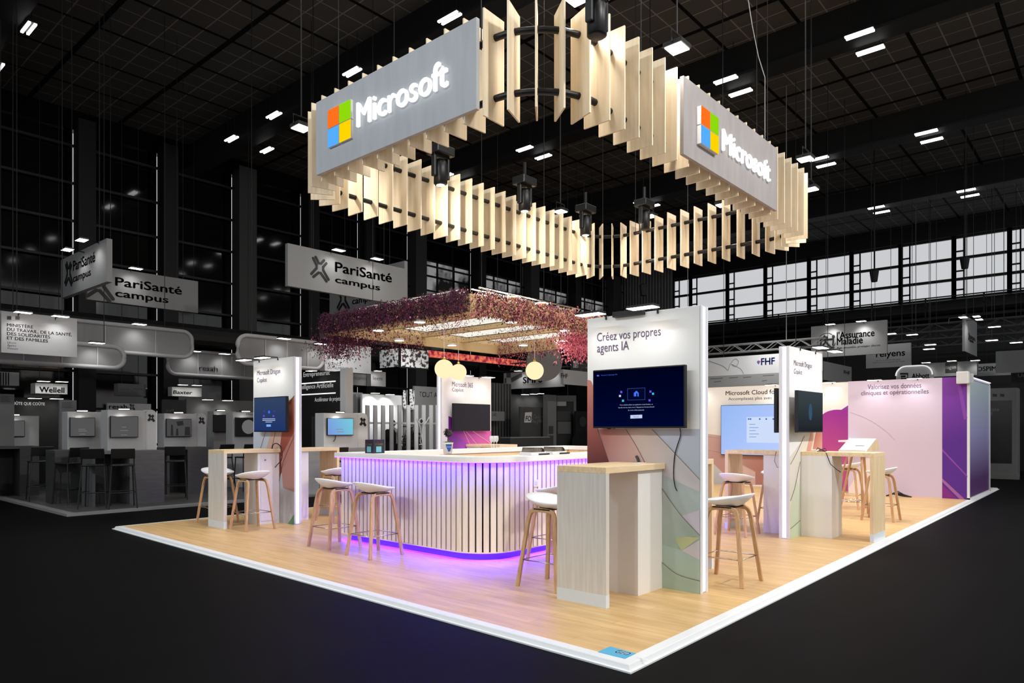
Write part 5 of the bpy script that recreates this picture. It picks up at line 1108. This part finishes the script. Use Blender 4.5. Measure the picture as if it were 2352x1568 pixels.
# shrub behind the slats
sp0 = at(946, 1030, Y=15.6); t = thing('potted_shrub', 'dark leafy shrub behind the slatted screen', 'plant', (sp0.x, 15.6, 0))
MB().lathe([(.18, 0), (.24, .4), (.22, .4), (.2, .36), (0, .36)], (sp0.x, 15.6, 0), 16).build('pot', grey(110), t)
lf = MB()
for k in range(1500):
    u = Vector((random.gauss(0, 1), random.gauss(0, 1), random.gauss(0, 1))).normalized(); c = Vector((sp0.x, 15.6, .92)) + Vector((u.x*.5, u.y*.3, u.z*.55))*random.random()**.4; a = u.orthogonal().normalized()*.035; b = u.cross(a).normalized()*.025
    lf.add([c - a, c + b, c + a, c - b], [(0, 1, 2, 3)])
lf.build('foliage', grey(58), t)

# person walking behind the slatted screen
def person():
    p = at(903, 1030, Y=16.0); x0, y0 = p.x, 16.0
    V = [(0, 0, .98), (0, 0, 1.12), (0, 0, 1.34), (0, 0, 1.44), (0, 0, 1.50), (-.19, 0, 1.40), (-.25, -.06, 1.13), (-.19, -.24, 1.02), (.19, 0, 1.40), (.24, .04, 1.12), (.2, -.1, .92), (-.1, 0, .92), (-.12, -.1, .5), (-.12, -.02, .09), (-.12, -.14, .04), (.1, 0, .92), (.12, .06, .5), (.12, .2, .1), (.12, .08, .04)]
    E = [(0, 1), (1, 2), (2, 3), (3, 4), (2, 5), (5, 6), (6, 7), (2, 8), (8, 9), (9, 10), (0, 11), (11, 12), (12, 13), (13, 14), (0, 15), (15, 16), (16, 17), (17, 18)]
    R = [.15, .14, .155, .075, .058, .065, .045, .032, .065, .045, .032, .1, .062, .042, .04, .1, .062, .042, .04]
    me = bpy.data.meshes.new('body'); me.from_pydata(V, E, []); o = bpy.data.objects.new('body', me); COL.objects.link(o)
    sk = o.modifiers.new('skin', 'SKIN'); me.skin_vertices[0].data[0].use_root = True
    for i, r in enumerate(R): me.skin_vertices[0].data[i].radius = (r, r*.78)
    ss = o.modifiers.new('sub', 'SUBSURF'); ss.levels = 2; ss.render_levels = 2
    bpy.context.view_layer.update(); me2 = bpy.data.meshes.new_from_object(o.evaluated_get(bpy.context.evaluated_depsgraph_get())); bpy.data.objects.remove(o)
    skin = mat('skin_grey', (150, 138, 132), .6); shirt = mat('pale_shirt', (186, 186, 188), .8); trou = mat('dark_trousers', (40, 40, 44), .8)
    vs = [v.co.copy() for v in me2.vertices]; fs = [list(q.vertices) for q in me2.polygons]
    b = MB(); b.add([(q.x + x0, q.y + y0, q.z) for q in vs], fs)
    n0 = len(fs)
    b.mi = []
    for f in fs:
        c = sum((vs[i] for i in f), Vector())/len(f); hand = (c.z < 1.12 and abs(c.x) > .16 and c.z > .85)
        b.mi.append(2 if c.z < .96 and not (hand) else (0 if c.z > 1.43 or hand else 1))
    # head with nose, brow and chin, turned to the left
    hd = []; hf = []; nr, na = 14, 20
    for i in range(nr+1):
        ph = PI*i/nr
        for k in range(na):
            th = 2*PI*k/na; d = Vector((math.sin(ph)*math.cos(th), math.sin(ph)*math.sin(th), math.cos(ph)))
            rx, ry, rz = .092, .074, .118; q = Vector((d.x*rx, d.y*ry, d.z*rz))
            if d.x < 0: q.x *= 1 + .08*(d.z < 0); q.x -= .022*math.exp(-((d.y)/.22)**2 - ((d.z + .12)/.2)**2); q.x -= .012*math.exp(-(d.y/.3)**2 - ((d.z + .8)/.22)**2); q.x += .012*math.exp(-((abs(d.y) - .4)/.18)**2 - ((d.z - .08)/.12)**2)
            if d.z < -.3: q.y *= .86
            hd.append(q + Vector((x0 - .02, y0, 1.60)))
    for i in range(nr):
        for k in range(na): l = (k+1) % na; hf.append((i*na+k, (i+1)*na+k, (i+1)*na+l, i*na+l))
    b.k = 0; b.add(hd, hf)
    for sy in (-1, 1): b.sphere((x0 - .0, y0 + sy*.074, 1.59), .022, 8, 6, 1.3)
    for hx, hy, hz, dx in ((-.19, -.24, 1.02, -1), (.2, -.1, .92, 1)):
        for k in range(4): b.tube([(x0+hx-.02+.013*k, y0+hy-.02, hz), (x0+hx-.02+.013*k+dx*.004, y0+hy-.055, hz-.045), (x0+hx-.02+.013*k, y0+hy-.05, hz-.085+.008*abs(k-1.5))], .0075, 6)
        b.tube([(x0+hx+.025, y0+hy-.01, hz), (x0+hx+.04, y0+hy-.035, hz-.035)], .009, 6)
    r = thing('person', 'person with dark hair in a pale top walking behind the slatted screen', 'person', (x0, y0, 0))
    bo = b.build('body', [skin, shirt, trou], r, True)
    h = MB()
    for i in range(9):
        pass
    vs = []; fs = []
    for i in range(8):
        ph = PI*.62*i/7
        for k in range(20):
            th = 2*PI*k/20; d = Vector((math.sin(ph)*math.cos(th), math.sin(ph)*math.sin(th), math.cos(ph))); s_ = 1.13
            q = Vector((d.x*.092*s_, d.y*.074*s_, d.z*.118*s_))
            if d.x < -.35 and d.z < .62: q *= .8
            vs.append(q + Vector((x0 - .012, y0, 1.605)))
    for i in range(7):
        for k in range(20): l = (k+1) % 20; fs.append((i*20+k, (i+1)*20+k, (i+1)*20+l, i*20+l))
    h.add(vs, fs).build('hair', grey(22, .8), r, True)
    return x0, y0
pxx, pyy = person()
q_ = at(887, 1030, Y=15.75); t = thing('lounge_chair', 'dark high-backed chair behind the slatted screen beside the person', 'chair', (q_.x, 15.75, 0))
MB().prism([(q_.x-.22, 15.5, .0), (q_.x+.22, 15.5, .0), (q_.x+.22, 15.5, 1.3), (q_.x+.14, 15.5, 1.43), (q_.x-.14, 15.5, 1.43), (q_.x-.22, 15.5, 1.3)], (0, .1, 0)).build('backrest', grey(24, .8), t, bevel=.03); MB().box(q_.x-.22, q_.x+.22, 15.6, 15.95, .4, .5).build('seat', grey(24, .8), t, bevel=.03); MB().box(q_.x-.2, q_.x+.2, 15.62, 15.92, 0, .4).build('base', grey(20), t)

# ------------------------------------------------------------------ right of the back tower
t, bo = board('hanging_sign', 'pale sign with checker mark and bold capital letters behind the round globe', 'hanging sign', 1157, 1293, 857, 894, grey(150), X=16.5, th=.1)
words(bo, 'SMPS', grey(36), 0, (1201, 880), 1246, 866, X=16.5, bold=.03); words(bo, 'SYNDICAT DES MANAGERS PUBLICS DE SANTE', grey(80), 0, (1201, 884), 1246, 882, X=16.5, res=1)
for i, P in enumerate(([(1163, 856.5), (1173, 856), (1173, 867), (1163, 867)], [(1159, 868), (1163, 868), (1163, 880), (1159, 880)], [(1173, 868), (1198, 856), (1200, 865), (1175, 878)])): poly_on(bo, P, grey(70), 0, X=16.5, name='checker')
clip_lamps(t, [(1190, 852), (1262, 848)], X=16.5, watts=12)
t, bo = board('hanging_sign', 'pale sign end with the letters HF right of the grey disc', 'hanging sign', 1294, 1356, 848, 882, grey(150), Y=10.9, th=.1); words(bo, 'FHF', grey(50), 0, (1288, 867), 1304, 857, Y=10.9, bold=.02)
tm = MB(); a = at(1157, 850, X=16.3); b = at(1290, 846, X=16.3); truss(tm, (16.8, a.y, a.z+.02), (16.8, b.y, a.z+.02), .26, .26, .32, .02)
for q in (.15, .85): y_ = a.y + (b.y-a.y)*q; tm.tube([(16.8, y_, a.z+.3), (16.8, y_, 10.995)], .01, 5)
tm.build('lighting_truss', grey(88, .4), None, tagd=('grey lighting truss above the checker-marked sign', 'truss'))
dc_ = at(1249, 832, D=18.8); t = thing('disc_sign', 'big round dark grey disc sign hanging behind the single globe', 'hanging sign', dc_)
MB().disc(dc_, .497, (-.55, -.83, 0), .06, 40).build('disc', grey(92), t); MB().tube([dc_ + Vector((0, 0, .4)), (dc_.x, dc_.y, 10.995)], .01, 5).build('suspension_wire', M['hallblack'], t)
def fo(bo, x0, y0, k, Y):
    poly_on(bo, [(x0, y0), (x0+16*k, y0-1*k), (x0+14*k, y0+23*k), (x0-2*k, y0+23*k)], grey(190), 0, Y=Y, name='mark')
    words(bo, 'FO', grey(64), 0, (x0+1*k, y0+19*k), x0+13*k, y0+8*k, Y=Y-.003, bold=.02, slant=.15)
    words(bo, 'Cadres', grey(205), 0, (x0+17*k, y0+13*k), x0+43*k, y0+5*k, Y=Y, bold=.02, slant=.12); words(bo, 'hospitaliers', grey(205), 0, (x0+15*k, y0+23*k), x0+56*k, y0+14*k, Y=Y, bold=.02, slant=.12)
t, bo = board('wall_banner', 'dark grey banner board with slanted emblem and words, right of the back tower', 'banner', 1195, 1255, 934, 1005, grey(70), Y=12.42, hang=False, foot=True, th=.06); fo(bo, 1206, 947, 1, 12.42)
t, bo = board('hanging_sign', 'small dark hanging banner with slanted emblem beside the near tower edge', 'hanging sign', 1313, 1372, 823, 876, grey(60), Y=12.8, th=.06); fo(bo, 1318, 829, .66, 12.8)
t, bo = board('partition_wall', 'dark slatted wall just right of the back tower', 'partition wall', 1122, 1174, 878, 1030, ribbed('dark_slatted_wall', (62, 62, 62), .14, 0), Y=13.4, hang=False, foot=True, th=.1)
t2, b2 = board('notice_board', 'small pale board with thin letters beside the back tower', 'board', 1122, 1159, 944, 966, grey(116), Y=13.0, hang=False, th=.02); words(b2, 'LAS', grey(40), 0, (1131, 955), 1140, 948, Y=13.0); MB().box(at(1140, 950, Y=13.0).x, at(1140, 950, Y=13.0).x+.03, 13.02, 13.39, 1.7, 1.75).build('bracket', grey(60), t2)
t, bo = board('partition_wall', 'grey wall with three lamp pools behind the dark banner board', 'partition wall', 1174, 1246, 905, 1030, grey(62), Y=14.6, hang=False, foot=True, th=.1); clip_lamps(t, [(1206, 906), (1226, 905), (1241, 904)], Y=14.6, watts=9)
t, bo = board('display_post', 'light grey broad post right of the dark banner board', 'post', 1258, 1278, 906, 1030, grey(104), Y=12.1, hang=False, foot=True, th=.2)
for i, (y0_, y1_) in enumerate(((978, 996), (1000, 1022))): poly_on(bo, [(1260, y0_), (1271, y0_), (1271, y1_), (1260, y1_)], grey(58), 0, Y=12.1, name='printed_card')
t, bo = board('picture_booth', 'dark booth with picture boards inside a grey frame, right of the grey post', 'display stand', 1279, 1320, 920, 1030, grey(46), Y=12.9, hang=False, foot=True, th=.1)
for x0_, x1_, y0_, y1_, v_ in ((1278, 1322, 908, 922, 84), (1317, 1322, 922, 1030, 92), (1279, 1299, 922, 932, 150), (1280, 1310, 968, 996, 90), (1279, 1309, 944, 967, 62)): poly_on(bo, [(x0_, y0_), (x1_, y0_), (x1_, y1_), (x0_, y1_)], grey(v_), 1, Y=12.9, name='picture_board' if v_ < 84 or v_ > 95 else 'frame', th=.03)
t, bo = board('photo_wall', 'near-black printed photo wall of a smiling face, cut by the near tower', 'poster', 1322, 1372, 944, 1030, grey(22), Y=12.6, hang=False, foot=True, th=.06)
for cx, cy, rx, ry, v_ in ((1338, 966, 12, 17, 14), (1339, 968, 8, 12, 48), (1340, 1014, 26, 24, 16)): poly_on(bo, [(cx + rx*math.cos(k*PI/12), cy + ry*math.sin(k*PI/12)) for k in range(24)], grey(v_), {14: 0, 48: 2, 16: 1}[v_], Y=12.6, name='printed_shape')
t, bo = board('counter', 'low dark counter with pale top behind the bar, before the dark banner board', 'counter', 1172, 1262, 1006, 1040, grey(58), Y=11.6, hang=False, foot=True, th=.4); s0, s1, q0, q1 = px_span(1172, 1262, 1006, 1010, Y=11.6); MB().box(s0, s1, 11.58, 12.0, q1, q1+.03).build('countertop', grey(120), t)

# ------------------------------------------------------------------ right-hand side
X = 16.0
t, bo = board('hanging_sign', 'long white hanging banner with blue letters above the back wall', 'hanging sign', 1610, 1887, 824, 865, grey(214), X=X, th=.1); words(bo, 'FHF', mat('fhf_blue', (48, 92, 176), .5), 0, (1748, 838), 1780, 823, X=X, bold=.03)
poly_on(bo, [(1738, 831), (1742, 827), (1746, 831), (1742, 837)], mat('fhf_blue2', (48, 92, 176), .5), 0, X=X, name='emblem'); poly_on(bo, [(1742, 829), (1746, 828), (1747, 831), (1743, 833)], mat('fhf_red', (210, 60, 60), .5), 1, X=X, name='emblem')
seam(bo, curve([(1626, 828), (1660, 840), (1672, 850), (1676, 838), (1688, 824), (1696, 830), (1690, 842), (1680, 836), (1700, 846), (1708, 858)], 5), X=X, r=.006, m=grey(120))
a_, b_, z0, z1 = px_span(1610, 1887, 865, 890, X=X); MB().box(X, X+.1, a_, b_, z0, z1).build('lower_band', grey(150), t)
for (p0, p1, y_) in ((1631, 1660, 869), (1675, 1695, 867), (1707, 1726, 866), (1752, 1778, 862), (1640, 1656, 876), (1750, 1762, 874)): poly_on(t, [(p0, y_), (p1, y_-1.5), (p1, y_), (p0, y_+1.6)], grey(96), 1, X=X, name='printed_line')
spot((X-1.2, 5.2, 4.0), (X, 5.2, 3.1), 70, 130, 1, (1, 1, 1), .2)
yc_ = at(1887, 850, X=X).y
t, bo = board('hanging_sign', 'grey curved-corner side of the blue-lettered banner, right of the right-hand tower', 'hanging sign', 1892, 1956, 829, 872, grey(104), Y=yc_, th=.1)
words(bo, 'FHF', grey(58), 0, (1938, 858), 1952, 850, Y=yc_, bold=.02)
tm = MB(); z_ = at(1628, 812, X=X).z; truss(tm, (X+.2, at(1610, 815, X=X).y, z_), (X+.2, at(1887, 815, X=X).y, z_), .22, .24, .3, .02)
for y_ in (8, 5): tm.tube([(X+.2, y_, z_+.2), (X+.2, y_, 10.995)], .01, 5)
tm.build('lighting_truss', grey(140, .4), None, tagd=('pale lighting truss above the long blue-lettered banner', 'truss'))
X = 20.0
t, bo = board('hanging_sign', 'grey hanging sign with family emblem and dark words, right of the right-hand tower', 'hanging sign', 1863, 2037, 750, 822, grey(150), X=X, th=.1)
words(bo, "l'Assurance", grey(30), 0, (1922, 778), 2009, 763, X=X, bold=.025); words(bo, 'Maladie', grey(30), 0, (1922, 792), 1982, 776.5, X=X, bold=.025); words(bo, 'Agir ensemble, protéger chacun', grey(56), 0, (1922, 801), 2022, 797, X=X, bold=.015, res=1)
c_ = at(1900, 784, X=X - .01); em = MB().tube([(X-.01, c_.y + .02 - .27*math.cos(k*PI/14+.9), c_.z + .27*math.sin(k*PI/14+.9)) for k in range(24)], .009, 5)
for P in ([(1886, 796), (1894, 788), (1898, 778), (1898, 785), (1908, 796), (1916, 798)], [(1884, 782), (1898, 779), (1912, 778), (1916, 772)], [(1885, 793), (1887, 782), (1886, 776)], [(1913, 792), (1914, 781), (1914, 774)], [(1890, 776), (1896, 772), (1893, 770)]): em.tube([at(x, y, X=X-.01) for x, y in P], .025, 6)
for x, y in ((1898, 775), (1885.5, 778), (1914, 772)): em.disc(at(x, y, X=X-.005), .045, (-1, 0, 0), .01, 14)
em.build('emblem', grey(36), bo); clip_lamps(t, [(1907, 745), (1978, 738)], X=X, watts=26)
X = 24.0
t, bo = board('hanging_sign', 'grey hanging sign with rounded thin lettering under the family-emblem sign', 'hanging sign', 1989, 2092, 794, 846, grey(140), X=X, th=.1); words(bo, 'relyens', grey(64), 0, (2012, 820), 2079, 806, X=X, bold=.02); words(bo, 'Groupe mutualiste européen', grey(92), 0, (2012, 829), 2068, 826, X=X, res=1); words(bo, 'Assurance et management des risques', grey(92), 0, (2005, 834), 2078, 831.5, X=X, res=1); spot((X-1.5, at(2040, 800, X=X).y, 5.6), (X, at(2040, 820, X=X).y, 4), 80, 110, 1, (1, 1, 1), .2)
X = 22.0; a_, b_, z0, z1 = px_span(2058, 2142, 842, 880, X=X); t = thing('rounded_sign', 'rounded glowing-edged sign peeking over the pink room wall', 'sign', (X, (a_+b_)/2, z0)); r = .3
P = [(X, a_, 1.2)] + [(X, a_ - r*(1 - math.cos(k*PI/12)), z1 - r + r*math.sin(k*PI/12)) for k in range(7)] + [(X, b_ + r*(1 - math.sin(k*PI/12)), z1 - r + r*math.cos(k*PI/12)) for k in range(7)] + [(X, b_, 1.2)]
MB().box(X+.05, X+.15, (a_+b_)/2-.1, (a_+b_)/2+.1, 0, 1.3).build('stand_post', grey(60), t)
MB().prism(P, (.2, 0, 0)).build('board', grey(200), t); MB().tube([(X-.02, y, z) for x, y, z in P[1:-1]], .022, 6).build('lit_edge', glow('lit_sign_edge', (255, 255, 255), .8), t)
words(t, 'Abbott', BK, 0, (2094, 869), 2135, 858, X=X, bold=.03); MB().tube([at(x, y, X=X-.01) for x, y in ((2068, 858), (2085, 858), (2085, 869), (2070, 869), (2070, 864), (2080, 864))], .03, 5).build('emblem', grey(40), t)
X = 25.0
t, bo = board('hanging_sign', 'grey wide hanging sign with a dark square tag, right of the rounded glowing sign', 'hanging sign', 2126, 2244, 834, 866, grey(116), X=X, th=.3); poly_on(bo, [(2171, 833), (2199, 831), (2199, 856), (2171, 857)], grey(32), 0, X=X, name='tag_square'); words(bo, 'mgen', grey(205), 0, (2172, 847), 2196, 839, X=X-.003, bold=.02); clip_lamps(t, [(2127, 833), (2186, 829), (2240, 828)], X=X, watts=14)
X = 27.0
t, bo = board('hanging_sign', 'white long sign with spaced capitals near the right frame edge', 'hanging sign', 2240, 2372, 836, 864, grey(170), X=X, th=.1); words(bo, 'HOSPIMEDIA', grey(34), 0, (2233, 853), 2326, 843, X=X, bold=.025)
X = 24.5
t, bo = board('hanging_sign', 'blank pale hanging sign cut by the right frame edge', 'hanging sign', 2287, 2380, 807, 856, grey(128), X=X, th=.1)
Y = 1.25
t, bo = board('hanging_sign', 'narrow upright hanging sign seen nearly edge-on with lamps fanning at its top', 'hanging sign', 2216, 2244, 722, 806, grey(126), Y=Y, th=.06); words(bo, "l'Assurance", grey(58), 0, (2224, 775), 2240, 764, Y=Y, bold=.02, res=1); words(bo, 'Maladie', grey(58), 0, (2224, 782), 2236, 774, Y=Y, bold=.02, res=1); clip_lamps(t, [(2212, 729), (2243, 727), (2249, 734)], Y=Y, watts=14)
for k, (py, lab) in enumerate(((770, 'upper'), (786, 'middle'), (802, 'lower'))):
    xt = 28 + .45*k; tm = MB(); a = at(2042, py, X=xt); b = at(2380, py-16, X=xt); truss(tm, (xt, a.y, a.z), (xt, b.y, a.z), .3, .3, .5, .03)
    for q in (.2, .8): y_ = a.y + (b.y-a.y)*q; tm.tube([(xt, y_, a.z), (xt, y_, 10.995)], .012, 5)
    tm.build('lighting_truss', grey(92, .4), None, tagd=('%s of the three long lighting trusses at the right' % lab, 'truss', 'long trusses at right'))
for i, (px, py) in enumerate(((2046, 767), (2095, 769), (2137, 792), (2134, 802), (2278, 782), (2284, 751), (2334, 787))):
    c = at(px, py, X=27.6 - .45*(i % 2)); t = thing('floodlight', 'small flat lit floodlight on the right trusses, %s from the left' % ('first', 'second', 'third lower', 'third lowest', 'fourth', 'fifth high', 'last')[i], 'floodlight', c, 'flat lamps on the right trusses')
    MB().box(c.x-.1, c.x+.2, c.y-.2, c.y+.2, c.z+.012, c.z+.06).build('housing', M['black'], t); MB().tube([(c.x, c.y, c.z+.05), (c.x, c.y, 10.995)], .01, 5).build('drop_wire', M['black'], t); MB().box(c.x-.1, c.x+.1, c.y-.18, c.y+.18, c.z, c.z+.012).build('lens', M['lampwhite'], t)
# black-screen kiosk at the right edge
X = 21.0; a_, b_, z0, z1 = px_span(2235, 2337, 893, 1098, X=X)
t = thing('info_kiosk', 'grey kiosk framing a tall black screen at the right edge', 'kiosk', (X+.3, (a_+b_)/2, 0))
MB().box(X, X+.6, b_, a_, 0, z1).build('frame', grey(104), t, bevel=.02); MB().box(X-.12, X, b_-.05, a_+.05, 0, .18).build('plinth', grey(116), t)
q0 = at(2324, 1064, X=X).z; q1 = at(2324, 919, X=X).z; MB().box(X-.012, X+.004, at(2324, 950, X=X).y, at(2240, 950, X=X).y, q0, q1).build('display', mat('black_kiosk_screen', (14, 14, 15), .3), t)
words(t, 'Liste', grey(110), 0, (2270, 944), 2295, 936, X=X-.015); words(t, '?', grey(110), 0, (2276, 955), 2280, 946, X=X-.015)
for p0 in (2262, 2280, 2297): poly_on(t, [(p0, 904), (p0+10, 904.5), (p0+10, 911), (p0, 910.5)], grey(52), 0, X=X, name='printed_mark')
t, bo = board('partition_wall', 'dark far wall with pale letters at the right edge', 'partition wall', 2322, 2380, 856, 905, grey(34), X=26.0, hang=False, foot=True, th=.1); words(bo, 'Ur', grey(120), 0, (2338, 866), 2356, 858, X=26.0)
t, bo = board('partition_wall', 'long low dark wall closing the far right aisle', 'partition wall', 2236, 2400, 880, 1050, grey(46), X=29.0, hang=False, foot=True, th=.1)
# chain hoist hooks and a loose cable under the roof
for px, py, lab in ((2008, 630, 'black hoist bucket hanging before the high windows, left one'), (2216, 600, 'black hoist bucket hanging before the high windows, right one'), (1478, 662, 'black hoist hanging at the hall corner right of the ring')):
    c = at(px, py, D=24); t = thing('chain_hoist', lab, 'hoist', c, 'chain hoists under the roof')
    MB().lathe([(.1, -.25), (.15, .1), (.06, .16)], c, 12).build('bucket', M['hallblack'], t); MB().tube([c + Vector((0, 0, .15)), (c.x, c.y, 10.995)], .02, 6).build('chain', M['hallblack'], t)
c = at(1756, 175, D=12); MB().tube([at(1718, -4, D=12), at(1728, 60, D=12), at(1742, 130, D=12), c, at(1757, 178, D=12), at(1757, 300, D=12), at(1757, 345, D=12)], .008, 5).build('loose_cable', grey(150), None, True, tagd=('thin loose cable hanging behind the right-hand sign panel', 'cable'))
